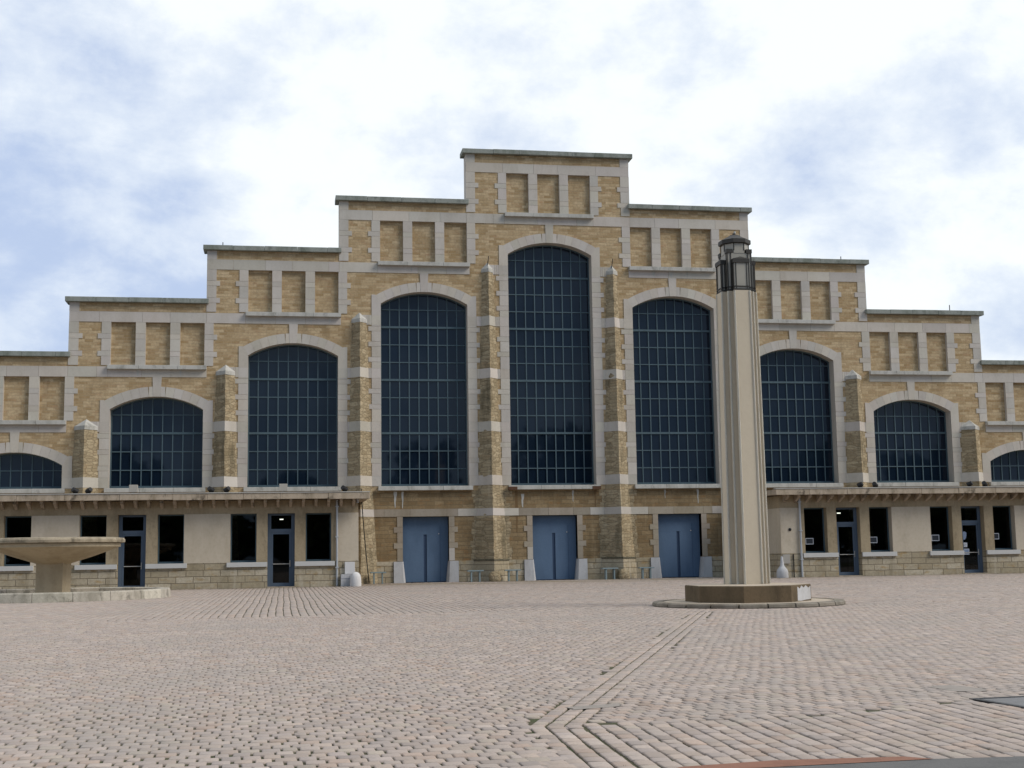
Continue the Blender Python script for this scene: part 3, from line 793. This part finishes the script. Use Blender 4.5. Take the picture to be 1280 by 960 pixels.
w = mk('paper'); w.box(21.44, 21.70, yn - .005, yn, 1.43, 1.67); w.mat('ink')
for i in range(4): w.box(21.47, 21.66 - .03 * (i % 2), yn - .0065, yn - .0055, 1.47 + .045 * i, 1.482 + .045 * i)
tag(w.build('paper_sign', loc=(21.57, yn, 1.43)), 'small square white paper on the glass door, middle of three', 'paper', 'papers on the glass door')
w = mk('paper'); w.box(21.42, 21.80, yn - .005, yn, 1.03, 1.34); w.mat('paperblue'); w.box(21.45, 21.77, yn - .0065, yn - .0055, 1.11, 1.31)
tag(w.build('paper_sign', loc=(21.6, yn, 1.03)), 'wider pale blue paper on the glass door, lowest of three', 'paper', 'papers on the glass door')

# ------------------------------------------------------------------ LANTERN PILLAR
cx, cy = -2.15, -36.8
pil = empty('lantern_pillar', (cx, cy, 0), 'tall fluted concrete pillar with a dark bronze lantern on an octagonal plinth', 'lantern pillar')
kerb = empty('round_kerb', (cx, cy, 0), 'low round grey kerb of curved stones around the lantern pillar', 'kerb')
w = mk('paving'); w.lathe(0, 0, [(2.30, .0), (2.30, .105)], 64); w.build('paving', kerb)
n = 22
for i in range(n):
    a0, a1 = 2 * PI * i / n + .008, 2 * PI * (i + 1) / n - .008
    prof = [(2.30, 0), (2.58, 0), (2.60, .02), (2.59, .085), (2.55, .115), (2.30, .118)]
    rs = []
    for j in range(5):
        t = a0 + (a1 - a0) * j / 4; rs.append([(r * math.cos(t), r * math.sin(t), z) for r, z in prof])
    w = mk('kerb'); w.loft(rs, True, ctint()); w.build('kerb_stone', kerb)
w = mk('plinth'); R8 = 1.70; vr = math.atan2(-36.8 + 72, -2.15 + 14.65) + PI + math.radians(-3)
w.lathe(0, 0, [(R8, .10), (R8, .52), (R8 - .02, .545)], 8, rot=vr, cap=False); w.mat('paving'); w.lathe(0, 0, [(R8 - .02, .546), (R8 - .3, .556), (.3, .57)], 8, rot=vr)
pl = w.build('plinth', pil)
# white paint patch on the right-hand small face
a1 = vr + PI / 4; a2 = vr + PI / 2
pA = Vector((math.cos(a1) * R8, math.sin(a1) * R8, 0)); pB = Vector((math.cos(a2) * R8, math.sin(a2) * R8, 0)); nr = ((pA + pB) / 2).normalized() * .004
w = mk('guard'); cols = [(.30, .13, .50), (.42, .12, .44), (.50, .12, .52), (.62, .13, .46), (.72, .14, .52), (.86, .14, .45), (.97, .15, .5)]
for (t0, l0, h0), (t1, l1, h1) in zip(cols, cols[1:]):
    q0 = pA.lerp(pB, t0) + nr; q1 = pA.lerp(pB, t1) + nr; w.add([(q0.x, q0.y, l0), (q1.x, q1.y, l1), (q1.x, q1.y, h1), (q0.x, q0.y, h0)], [(0, 1, 2, 3)])
w.build('paint_patch', pl)
def cross(f, a, z, k=1.0, two=True):
    f *= k; a *= k; h = f + 2 * a
    q = [(f, -h), (f, -f - a), (f + a, -f - a), (f + a, -f), (h, -f)]
    pts = []
    for r in range(4):
        c, s_ = math.cos(r * PI / 2), math.sin(r * PI / 2)
        pts += [(x * c - y * s_, x * s_ + y * c, z) for x, y in q]
    return pts
F, A_ = .245, .155
w = mk('pillar'); w.loft([cross(F, A_, .56), cross(F, A_, .60), cross(F, A_, 4.5, .955), cross(F, A_, 8.64, .90)])
sh = w.build('shaft', pil)
w = mk('arris')
for r in range(4):
    for qx, qy in ((F, -F - 2 * A_), (F + A_, -F - A_), (F + 2 * A_, -F)):
        for sg in (1, -1):
            X0, Y0 = qx, qy
            if sg < 0: X0 = -qx
            c, s_ = math.cos(r * PI / 2), math.sin(r * PI / 2)
            if abs(abs(qx) - abs(qy)) < 1e-6 or True:
                ps = []
                for z_, kk in ((.575, 1), (4.5, .955), (8.63, .90)): ps.append((kk * (X0 * c - Y0 * s_), kk * (X0 * s_ + Y0 * c), z_))
                if sg > 0 or abs(qx) < F + .01:
                    pass
                w.tube(ps[0], ps[1], .032, 8); w.tube(ps[1], ps[2], .032, 8, .028)
w.build('arris', sh)
kz = .90; f, a = F * kz, A_ * kz; h = f + 2 * a
ln = bpy.data.objects.new('lantern', None); col.objects.link(ln); ln.parent = pil
w = mk('frost')
# arms of the cross, then the stepped corners, then the core
for r in range(4):
    c, s_ = round(math.cos(r * PI / 2)), round(math.sin(r * PI / 2))
    def rb(x0, x1, y0, y1, z0, z1, ww):
        xs = [x0 * c - y0 * s_, x1 * c - y1 * s_]; ys = [x0 * s_ + y0 * c, x1 * s_ + y1 * c]
        ww.box(min(xs), max(xs), min(ys), max(ys), z0, z1)
    rb(-f + .01, f - .01, -h + .02, -f - a + .01, 8.66, 9.418, w)
w.box(-f - a + .015, f + a - .015, -f - a + .015, f + a - .015, 8.66, 9.72)
w.lathe(0, 0, [(.385, 9.72), (.385, 10.02)], 8, rot=PI / 8)
w.build('frosted_glass', ln)
w = mk('bronze')
for r in range(4):
    c, s_ = round(math.cos(r * PI / 2)), round(math.sin(r * PI / 2))
    b_ = .03
    # face box: cap, rails, four posts
    rb(-f - .02, f + .02, -h - .015, -f - a + .0, 9.42, 9.53, w)
    hh = h
    for zz in ((8.645, 8.69), (8.735, 8.765)): rb(-f - .012, f + .012, -h + .0, -f - a, *zz, w)
    for px in (-f - .012, -f + .055, f - .075, f - .008): rb(px, px + .02, -h + .004, -h + .05, 8.69, 9.42, w)
    for px in (-f - .012, f - .02): rb(px, px + .032, -f - a - .045, -f - a - .013, 8.69, 9.42, w)
    # gable top of each face box
    v4 = [(-f - .02, -h - .015, 9.532), (f + .02, -h - .015, 9.532), (f + .02, -f - a, 9.532), (-f - .02, -f - a, 9.532), (0, -h + .05, 9.60), (0, -f - a, 9.60)]
    w.add([(x * c - y * s_, x * s_ + y * c, z) for x, y, z in v4], [(0, 1, 4), (1, 2, 5, 4), (3, 0, 4, 5), (2, 3, 5), (0, 3, 2, 1)])
    # stepped corner cap and posts
    for zz in ((8.646, 8.69), (8.736, 8.766)):
        rb(f + .015, f + a + .01, -f - a - .01, -f - .015, *zz, w)
    rb(f - .02, f + a + .012, -f - a - .012, -f + .02, 9.72, 9.83, w)
    for px, py in ((f + a - .03, -f - a), (f + .015, -f - a), (f + a - .03, -f - .045)): rb(px, px + .03, py, py + .03, 8.69, 9.72, w)
w.build('lantern_frame', ln)
w = mk('bronze')
w.lathe(0, 0, [(.40, 10.0), (.455, 10.02), (.455, 10.13), (.40, 10.155), (.16, 10.28), (.14, 10.30)], 8, rot=PI / 8)
for i in range(8):
    t = PI / 8 + i * PI / 4; w.tube((.385 * math.cos(t), .385 * math.sin(t), 9.8), (.385 * math.cos(t), .385 * math.sin(t), 10.02), .016, 6)
w.tube((0, 0, 10.28), (0, 0, 10.36), .05, 8); w.build('lantern_roof', ln)
w = mk('flash'); w.tube((.02, 0, 10.36), (.02, 0, 10.42), .03, 8); w.build('finial', ln)

# ------------------------------------------------------------------ FOUNTAIN
fx, fy = -23.5, -17.3
ft = empty('fountain', (fx, fy, 0), 'pale concrete fountain with a wide shallow bowl on a square stem', 'fountain')
n = 20
for i in range(n):
    a0, a1 = 2 * PI * i / n + .002, 2 * PI * (i + 1) / n - .002
    prof = [(4.02, 0), (4.45, 0), (4.43, .30), (4.41, .34), (4.06, .345), (4.02, .31)]
    rs = [[(r * math.cos(t) , r * math.sin(t), z) for r, z in prof] for t in [a0 + (a1 - a0) * j / 5 for j in range(6)]]
    w = mk('ring'); w.loft(rs, True, ctint()); w.build('ring_wall', ft)
w = mk('paving'); w.lathe(0, 0, [(4.03, .0), (4.03, .06)], 48); w.build('pool_floor', ft)
w = mk('basin'); rt8 = lambda q, z: [(q * math.sqrt(2) * math.cos(PI / 4 + i * PI / 2 - .15), q * math.sqrt(2) * math.sin(PI / 4 + i * PI / 2 - .15), z) for i in range(4)]
w.loft([rt8(.52, .05), rt8(.52, 1.42)]); w.build('stem', ft)
w = mk('basin'); w.lathe(0, 0, [(.48, 1.34), (.62, 1.36), (1.5, 1.64), (2.45, 1.985), (2.50, 2.0), (2.51, 2.13), (2.2, 2.14)], 64); w.build('bowl', ft, smooth=True)
w = mk('basinrim'); w.lathe(0, 0, [(2.2, 2.142), (2.55, 2.145), (2.66, 2.165), (2.67, 2.26), (2.62, 2.33), (2.40, 2.36), (2.36, 2.25), (1.2, 2.18), (.02, 2.17)], 64); w.build('bowl_rim', ft, smooth=True)

# ------------------------------------------------------------------ GROUND
def sheet(name, pts, z, mat):
    w = mk(mat); w.add([(x, y, z) for x, y in pts], [tuple(range(len(pts)))]); o = w.build(name); o['kind'] = 'structure'; return o
sheet('ground', [(-600, -700), (600, -700), (600, 500), (-600, 500)], -.075, 'asphalt')
sheet('joint_soil', [(-46, -69), (42, -69), (42, 0), (-46, 0)], -.016, 'soil')

G0, G1, G2 = np.array([-4.55, -40.3]), np.array([-12.31, -60.38]), np.array([-12.62, -66.5])   # twin groove: far end, kink, near end
GW = .16
def seg_dist(p, a, b):
    ab = b - a; t = np.clip(((p - a) @ ab) / (ab @ ab), 0, 1); return np.linalg.norm(p - (a + t[:, None] * ab), axis=1)
def side(p, a, b): return (b[0] - a[0]) * (p[:, 1] - a[1]) - (b[1] - a[1]) * (p[:, 0] - a[0])
def inpoly(p, poly):
    c = np.zeros(len(p), bool); n = len(poly)
    for i in range(n):
        (x0, y0), (x1, y1) = poly[i], poly[(i + 1) % n]
        cond = ((y0 > p[:, 1]) != (y1 > p[:, 1])) & (p[:, 0] < (x1 - x0) * (p[:, 1] - y0) / (y1 - y0 + 1e-12) + x0); c ^= cond
    return c
stones = []   # cx, cy, angle, half length, half width
def rows(x0, x1, y0, y1, ang, pitch, slen, keep, bend=0.0):
    c, s_ = math.cos(ang), math.sin(ang); ctr = np.array([(x0 + x1) / 2, (y0 + y1) / 2]); Rr = math.hypot(x1 - x0, y1 - y0) / 2
    v = -Rr; rowi = 0
    while v < Rr:
        p = pitch * rng.uniform(.95, 1.05)
        N = int(2 * Rr / slen) + 2; rowi += 1; jt = -Rr + (np.arange(N + 1) + .5 * (rowi % 2)) * slen + rng.normal(0, slen * .075, N + 1) + rng.normal(0, slen * .06); L = np.diff(jt); u = (jt[:-1] + jt[1:]) / 2
        wob = bend * np.sin(u * .55 + v * .21) + .5 * bend * np.sin(u * 1.7 + v * .4)
        vv = v + p / 2 + wob + rng.uniform(-.008, .008, N)
        X = ctr[0] + u * c - vv * s_; Y = ctr[1] + u * s_ + vv * c
        st = np.stack([X, Y, np.full(N, ang) + rng.normal(0, .018, N), L / 2, np.full(N, p / 2)], 1)
        q = st[:, :2]; ok = (X > x0) & (X < x1) & (Y > y0) & (Y < y1)
        st, q = st[ok], q[ok]
        if len(q): stones.append(st[keep(q)])
        v += p
gdist = lambda q: np.minimum(seg_dist(q, G0, G1), seg_dist(q, G1, G2))
YB = -37.6
# corner area to the right of the kink: rows run with the second groove
def inC(q):
    right = side(q, G1, G2) > 0
    lim = np.where(q[:, 0] < -9.8, -60.33, -60.33 + (q[:, 0] + 9.8) * .38)
    return right & (q[:, 1] < lim) & (gdist(q) > GW + .075)
def inB(q): # the rest right of the diagonal groove
    return (side(q, G0, G1) > 0) & ~((side(q, G1, G2) > 0) & (q[:, 1] < np.where(q[:, 0] < -9.8, -60.33, -60.33 + (q[:, 0] + 9.8) * .38) + .03)) & (gdist(q) > GW + .075) & (q[:, 1] < YB)
def inA(q): return ~((side(q, G0, G1) > 0) & (q[:, 1] > -60.38)) & (gdist(q) > GW + .075) & (q[:, 1] < YB) & ~((q[:, 1] < -60.38) & (side(q, G1, G2) > 0))
def excl(fn): 
    def k(q): return fn(q) & (np.hypot(q[:, 0] + 2.15, q[:, 1] + 36.8) > 2.5) & (np.hypot(q[:, 0] - fx, q[:, 1] - fy) > 4.3) & ~inpoly(q, PLATE) & ~inpoly(q, ASPH)
    return k
PLATE = [(-7.98, -59.58), (-6.9, -59.50), (-6.75, -60.6), (-7.85, -60.68)]
ASPH = [(-14.0, -63.32), (-11.35, -62.98), (-10.1, -62.98), (-9.3, -63.05), (-6.0, -62.6), (-6.0, -68), (-14.0, -68)]
g2a = math.atan2(*(G1 - G2)[::-1])
rows(-34, -3, -67, YB, math.radians(1.5), .178, .158, excl(inA), .03)
rows(-13, 26, -67, YB, math.radians(3.5), .178, .158, excl(inB), .035)
rows(-14, 4, -67, -56, g2a, .150, .215, excl(inC), .008)
rows(-44, 40, YB + .18, -.1, PI / 2, .205, .21, excl(lambda q: (np.abs(q[:, 0]) < 11.0) | (q[:, 1] < -AD - .1)), .012)
rows(-44, 40, YB + .0, YB + .19, 0, .17, .22, excl(lambda q: q[:, 1] < YB + .12), 0)
def along(a, b, off, w_, sl):
    d = b - a; L = np.linalg.norm(d); d = d / L; nrm = np.array([-d[1], d[0]]); t = 0
    out_ = []
    while t < L:
        l = sl * rng.uniform(.8, 1.2); c = a + d * (t + l / 2) + nrm * off; out_.append([c[0], c[1], math.atan2(d[1], d[0]), l / 2, w_ / 2]); t += l
    stones.append(np.array(out_))
for a, b in ((G0, G1), (G1, G2)): along(a, b, 0, .15, .21)
for o_ in (-.157, .157):
    along(G0, G1, o_, .138, .18); along(G1, G2, o_, .138, .2)
S = np.concatenate(stones)
S = S[(S[:, 0] > -44) & (S[:, 0] < 40)]
N = len(S)
gap = rng.uniform(.005, .013, N); ridge = np.abs(S[:, 1] + 58.75 + .10 * np.sin(S[:, 0] * .9) - .05 * S[:, 0] * 0) < .14
gap = gap + ridge * .010 + (rng.random(N) < .08) * .008; hl = S[:, 3] - gap; hw = S[:, 4] - np.where(S[:, 1] > YB, .013, np.where(inC(S[:, :2]), .0095, .0035 + rng.uniform(0, 1, N) ** 2 * .008))
# twin grooves are wider joints
zt = rng.normal(0, .0014, N); tx, ty = rng.normal(0, .008, N), rng.normal(0, .006, N)
bev = np.minimum(rng.uniform(.006, .015, N), .42 * np.minimum(hl, hw))
near = S[:, 1] < -44
def ringv(sx, sy, dz, jit_):
    out_ = []
    for qx, qy in ((-1, -1), (1, -1), (1, 1), (-1, 1)):
        lx = qx * sx * (1 + jit_ * rng.uniform(-1, 1, N)); ly = qy * sy * (1 + jit_ * rng.uniform(-1, 1, N))
        X = S[:, 0] + lx * np.cos(S[:, 2]) - ly * np.sin(S[:, 2]); Y = S[:, 1] + lx * np.sin(S[:, 2]) + ly * np.cos(S[:, 2])
        out_.append(np.stack([X, Y, dz + zt + tx * lx + ty * ly], 1))
    return out_
base = ringv(hl, hw, np.full(N, -.03), .05); sh_ = ringv(hl * .995, hw * .995, -.005 + 0 * bev, .03); topr = ringv(hl - bev, hw - bev, 0 * bev, .05)
V = np.stack(base + sh_ + topr, 1)     # N x 12 x 3
fq = np.array([[0, 1, 5, 4], [1, 2, 6, 5], [2, 3, 7, 6], [3, 0, 4, 7], [4, 5, 9, 8], [5, 6, 10, 9], [6, 7, 11, 10], [7, 4, 8, 11], [8, 9, 10, 11]])
FI = (fq[None] + (np.arange(N) * 12)[:, None, None]).reshape(-1)
nf = N * 9
me = bpy.data.meshes.new('cobblestones'); me.vertices.add(N * 12); me.vertices.foreach_set('co', V.astype(np.float32).ravel())
me.loops.add(nf * 4); me.loops.foreach_set('vertex_index', FI.astype(np.int32)); me.polygons.add(nf)
me.polygons.foreach_set('loop_start', np.arange(0, nf * 4, 4, dtype=np.int32)); me.polygons.foreach_set('loop_total', np.full(nf, 4, np.int32))
me.update(); me.validate()
pal = np.array([[.475, .40, .36], [.49, .405, .35], [.455, .39, .36], [.51, .435, .39], [.48, .375, .315], [.43, .36, .32], [.475, .41, .35]])
pal = pal * np.array([1.0, .965, .925])
tc = pal[rng.choice(len(pal), N, p=[.26, .2, .18, .12, .09, .08, .07])] * .765 * rng.normal(1, .075, N)[:, None]
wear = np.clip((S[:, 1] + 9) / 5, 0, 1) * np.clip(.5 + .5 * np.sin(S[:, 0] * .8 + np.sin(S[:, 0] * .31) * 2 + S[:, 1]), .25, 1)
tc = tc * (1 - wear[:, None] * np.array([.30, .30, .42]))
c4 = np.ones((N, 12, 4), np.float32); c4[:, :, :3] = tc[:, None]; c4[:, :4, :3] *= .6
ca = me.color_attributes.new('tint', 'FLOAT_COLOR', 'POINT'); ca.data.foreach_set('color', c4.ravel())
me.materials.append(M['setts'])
o = bpy.data.objects.new('cobblestones', me); col.objects.link(o); o['kind'] = 'structure'
print('stones', N)
# grass tufts in the joints
w = mk('leaf')
idx = rng.choice(np.where((S[:, 1] < -50))[0], 900)
for i in idx:
    if rng.random() < .55 and not (gdist(S[i:i + 1, :2])[0] < .5): continue
    bx_, by_ = S[i, 0] + math.cos(S[i, 2]) * S[i, 3] * random.choice((-1, 1)), S[i, 1] + math.sin(S[i, 2]) * S[i, 3]
    for _ in range(5):
        t = random.uniform(0, 2 * PI); x_, y_ = bx_ + random.uniform(-.03, .03), by_ + random.uniform(-.02, .02); hgt = random.uniform(.015, .04) - .02
        w.add([(x_ - .004, y_, -.03), (x_ + .004, y_, -.03), (x_ + math.cos(t) * .02, y_ + math.sin(t) * .02, hgt)], [(0, 1, 2)])
g = w.build('joint_grass'); g['kind'] = 'stuff'
# foreground pieces
sheet('asphalt_edge', ASPH, .003, 'asphalt')
w = mk('redstrip'); w.add([(-12.2, -63.05, .0065), (-11.35, -63.04, .0065), (-10.1, -63.0, .0065), (-10.25, -62.84, .0065), (-11.2, -62.76, .0065), (-11.9, -62.86, .0065)], [(0, 1, 2, 3, 4, 5)]); 
o = w.build('red_paving_strip'); o['kind'] = 'structure'
r = empty('manhole_cover', (-7.37, -60.1, 0), 'grey steel manhole cover with a dark frame at the right edge of the square', 'manhole cover')
w = mk('steel')
c0 = Vector((-7.37, -60.09, 0)); q = [Vector((x, y, 0)) for x, y in PLATE]
inn = [c0 + (v - c0) * .88 for v in q]
w.add([(v.x - r.location.x, v.y - r.location.y, .004) for v in inn], [(0, 1, 2, 3)]); w.build('cover', r)
w = mk('black'); ring_o = [c0 + (v - c0) * 1.0 for v in q]; inn2 = [c0 + (v - c0) * .885 for v in q]
L4 = lambda vs, z: [(v.x - r.location.x, v.y - r.location.y, z) for v in vs]
w.add(L4(ring_o, .008) + L4(inn2, .008) + L4(ring_o, -.03) + L4(inn2, -.03), [(i, (i + 1) % 4, (i + 1) % 4 + 4, i + 4) for i in range(4)] + [(i, (i + 1) % 4, (i + 1) % 4 + 8, i + 8) for i in range(4)] + [(i + 4, (i + 1) % 4 + 4, (i + 1) % 4 + 12, i + 12) for i in range(4)]); w.build('frame', r)
def blob(name, pts, z):
    w = mk('patch'); n = 40; k = len(pts)
    c = np.mean(np.array(pts), 0); vs = []
    for i in range(n):
        t = i / n * k; a = np.array(pts[int(t) % k]); b = np.array(pts[(int(t) + 1) % k]); p = a + (b - a) * (t % 1); p = c + (p - c) * (1 + random.uniform(-.12, .08)); vs.append((p[0], p[1], z))
    w.add(vs + [(c[0], c[1], z + .006)], [(i, (i + 1) % n, n) for i in range(n)]); o = w.build(name); o['kind'] = 'structure'
blob('mortar_patch', [(-7.85, -58.35), (-7.5, -58.30), (-7.35, -58.7), (-7.45, -59.0), (-7.75, -58.95)], .004)
blob('mortar_patch', [(-11.95, -59.05), (-11.35, -58.9), (-11.4, -59.15), (-11.9, -59.3)], .003)

# ------------------------------------------------------------------ TREES ACROSS THE SQUARE (mirrored in the glass)
def leaves(w, cx_, cy_, cz_, rx, rz, n, rnd, size=.55):
    for _ in range(n):
        d = Vector((rnd.gauss(0, 1), rnd.gauss(0, 1), rnd.gauss(0, 1))).normalized() * rnd.uniform(.25, 1) ** .5
        p = Vector((cx_ + d.x * rx, cy_ + d.y * rx, cz_ + d.z * rz)); u = Vector((rnd.gauss(0, 1), rnd.gauss(0, 1), rnd.gauss(0, 1))).normalized(); v = u.orthogonal().normalized(); s = size * rnd.uniform(.5, 1.2)
        w.add([p - u * s, p + v * s * .6, p + u * s, p - v * s * .6], [(0, 1, 2, 3)])
def tree(x, y, h, r, label, seed):
    rnd = random.Random(seed)
    rt = empty('tree', (x, y, 0), label, 'tree', 'trees across the square mirrored in the glass')
    w = mk('bark'); w.tube((0, 0, -.1), (0, 0, h * .5), .45, 10, .25)
    for i in range(6):
        t = i * 1.05; w.tube((0, 0, h * .35), (math.cos(t) * r * .6, math.sin(t) * r * .6, h * .7), .16, 6, .05)
    w.build('trunk', rt)
    w = mk('leaf')
    for i in range(14):
        t = rnd.uniform(0, 2 * PI); q = rnd.uniform(.15, .75) * r; zz = rnd.uniform(.3, .86) * h
        leaves(w, math.cos(t) * q, math.sin(t) * q, zz, r * .40, h * .14, 200, rnd, .75)
    w.build('crown', rt)
for X_, h_, r_, lb_, sd_ in ((28, 24, 11, 'tallest dark tree, mirrored low in the middle arched window', 1), (7.4, 20.5, 7, 'dark tree mirrored in the window left of the middle one', 2), (-37, 19, 7, 'tree standing for buildings mirrored in the arched window above the left floodlight', 3),
                               (-13, 15, 5, 'small rounded tree mirrored in the window above the right floodlight', 4), (68, 18.5, 12, 'broad tree standing for a hill mirrored in the window just right of the pillar', 5), (95, 19, 9, 'tree mirrored in the second arched window right of the pillar', 6)):
    tree(X_, -138, h_, r_, lb_, sd_)  # broad and leftmost trees stand in for a mirrored hill and buildings
rnd = random.Random(9); w = mk('leaf')
for i in range(110):
    xx = -190 + 380 * i / 110; leaves(w, xx + rnd.uniform(-2, 2), -165 + rnd.uniform(-4, 4), rnd.uniform(4, 6), 4.5, 6.0 + 2.5 * math.sin(i * .35), 130, rnd, 1.7)
o = w.build('added_wood_backdrop'); o['kind'] = 'stuff'  # unseen wood added as a dark backdrop for the low panes to reflect

# ------------------------------------------------------------------ SKY AND SUN
SKY_OFF = (3.7, 8.2, 0)
SUN_EL, SUN_AZ = math.radians(40), math.radians(119)    # azimuth from +Y toward +X : behind the camera's right shoulder
sd = Vector((math.sin(SUN_AZ) * math.cos(SUN_EL), math.cos(SUN_AZ) * math.cos(SUN_EL), math.sin(SUN_EL)))
wd = bpy.data.worlds.new('World'); sc.world = wd; wd.use_nodes = True
nt = wd.node_tree; nt.nodes.clear(); T = NT(nt)
out_ = nt.nodes.new('ShaderNodeOutputWorld'); sky = nt.nodes.new('ShaderNodeTexSky'); sky.sky_type = 'NISHITA'; sky.sun_disc = False
sky.sun_elevation = SUN_EL; sky.sun_rotation = SUN_AZ; sky.air_density = 1.0; sky.dust_density = 2.0; sky.ozone_density = 1.5
bg1 = nt.nodes.new('ShaderNodeBackground'); bg1.inputs[1].default_value = .1; T.l(sky.outputs[0], bg1.inputs[0])
dirv = nt.nodes.new('ShaderNodeTexCoord').outputs['Generated']
sp = nt.nodes.new('ShaderNodeSeparateXYZ'); T.l(dirv, sp.inputs[0])
zz = T.math('ADD', T.math('MAXIMUM', sp.outputs[2], 0), .22)
cb = nt.nodes.new('ShaderNodeCombineXYZ'); T.l(T.math('DIVIDE', sp.outputs[0], zz), cb.inputs[0]); T.l(T.math('DIVIDE', sp.outputs[1], zz), cb.inputs[1])
pv = cb.outputs[0]
nA = T.noise(T.mapv(dirv, (1, 1, 1.7), SKY_OFF), 4.0, 10, .58, .3)
nB = T.noise(T.mapv(dirv, (1, 1, 1.5), (7.3, 2.4, 0)), 10, 12, .6, .1)
nm = T.math('MULTIPLY_ADD', T.math('ADD', T.math('MULTIPLY', nA, .5), T.math('MULTIPLY', nB, .5)), 2.0, -.5)
def lobe(d, c0, c1):
    v = nt.nodes.new('ShaderNodeVectorMath'); v.operation = 'DOT_PRODUCT'; T.l(dirv, v.inputs[0]); v.inputs[1].default_value = Vector(d).normalized(); return T.sstep(v.outputs['Value'], c0, c1)
def acc(*q):
    r = None
    for a, k in q:
        x = T.math('MULTIPLY', a, k); r = x if r is None else T.math('ADD', r, x)
    return r
bl = acc((lobe((-.19, .962, .185), .965, .9995), .24), (lobe((-.22, .93, .30), .94, .999), .05), (lobe((.440, .862, .250), .9915, .9996), .15), (lobe((.52, .83, .24), .975, .999), .02), (lobe((.20, .92, .37), .955, .998), -.12))
back = T.sstep(T.math('MULTIPLY', sp.outputs[1], -1), .15, .6)
s1 = T.math('ADD', nm, bl)
ccol = T.mix(T.sstep(s1, .38, .66), (1.07, 1.11, 1.12), (.81, .89, 1.01))
ccol = T.mix(T.math('MULTIPLY', T.sstep(s1, .58, .90), .9), ccol, (.50, .615, .86))
ccol = T.mix(back, ccol, T.mix(T.sstep(nm, .35, .7), (.40, .55, .74), (.16, .275, .44)))
bg2 = nt.nodes.new('ShaderNodeBackground'); bg2.inputs[1].default_value = 1.0; T.l(ccol, bg2.inputs[0])
mx = nt.nodes.new('ShaderNodeMixShader'); mx.inputs[0].default_value = .86; T.l(bg1.outputs[0], mx.inputs[1]); T.l(bg2.outputs[0], mx.inputs[2]); T.l(mx.outputs[0], out_.inputs[0])
sl = bpy.data.lights.new('sun', 'SUN'); sl.energy = 2.4; sl.angle = math.radians(28); sl.color = (1, .95, .87)
so = bpy.data.objects.new('sun', sl); col.objects.link(so); so.rotation_euler = (-sd).to_track_quat('-Z', 'Y').to_euler(); so.location = (30, -60, 60)

# ------------------------------------------------------------------ CAMERA
cam = bpy.data.cameras.new('camera'); cam.lens = 46.873; cam.sensor_width = 36; cam.clip_end = 3000; cam.clip_start = .1
co = bpy.data.objects.new('camera', cam); col.objects.link(co)
Rr, Ff, Uu = Vector((.98576, -.167419, -.015729)), Vector((.168061, .977733, .125673)), Vector((-.005661, -.126527, .991947))
co.matrix_world = Matrix(((Rr.x, Uu.x, -Ff.x, -14.6517), (Rr.y, Uu.y, -Ff.y, -72.0789), (Rr.z, Uu.z, -Ff.z, 1.5018), (0, 0, 0, 1)))
sc.camera = co
sc.view_settings.view_transform = 'Standard'; sc.view_settings.look = 'None'; sc.view_settings.exposure = .06; sc.view_settings.gamma = 1; sc.view_settings.use_curve_mapping = False
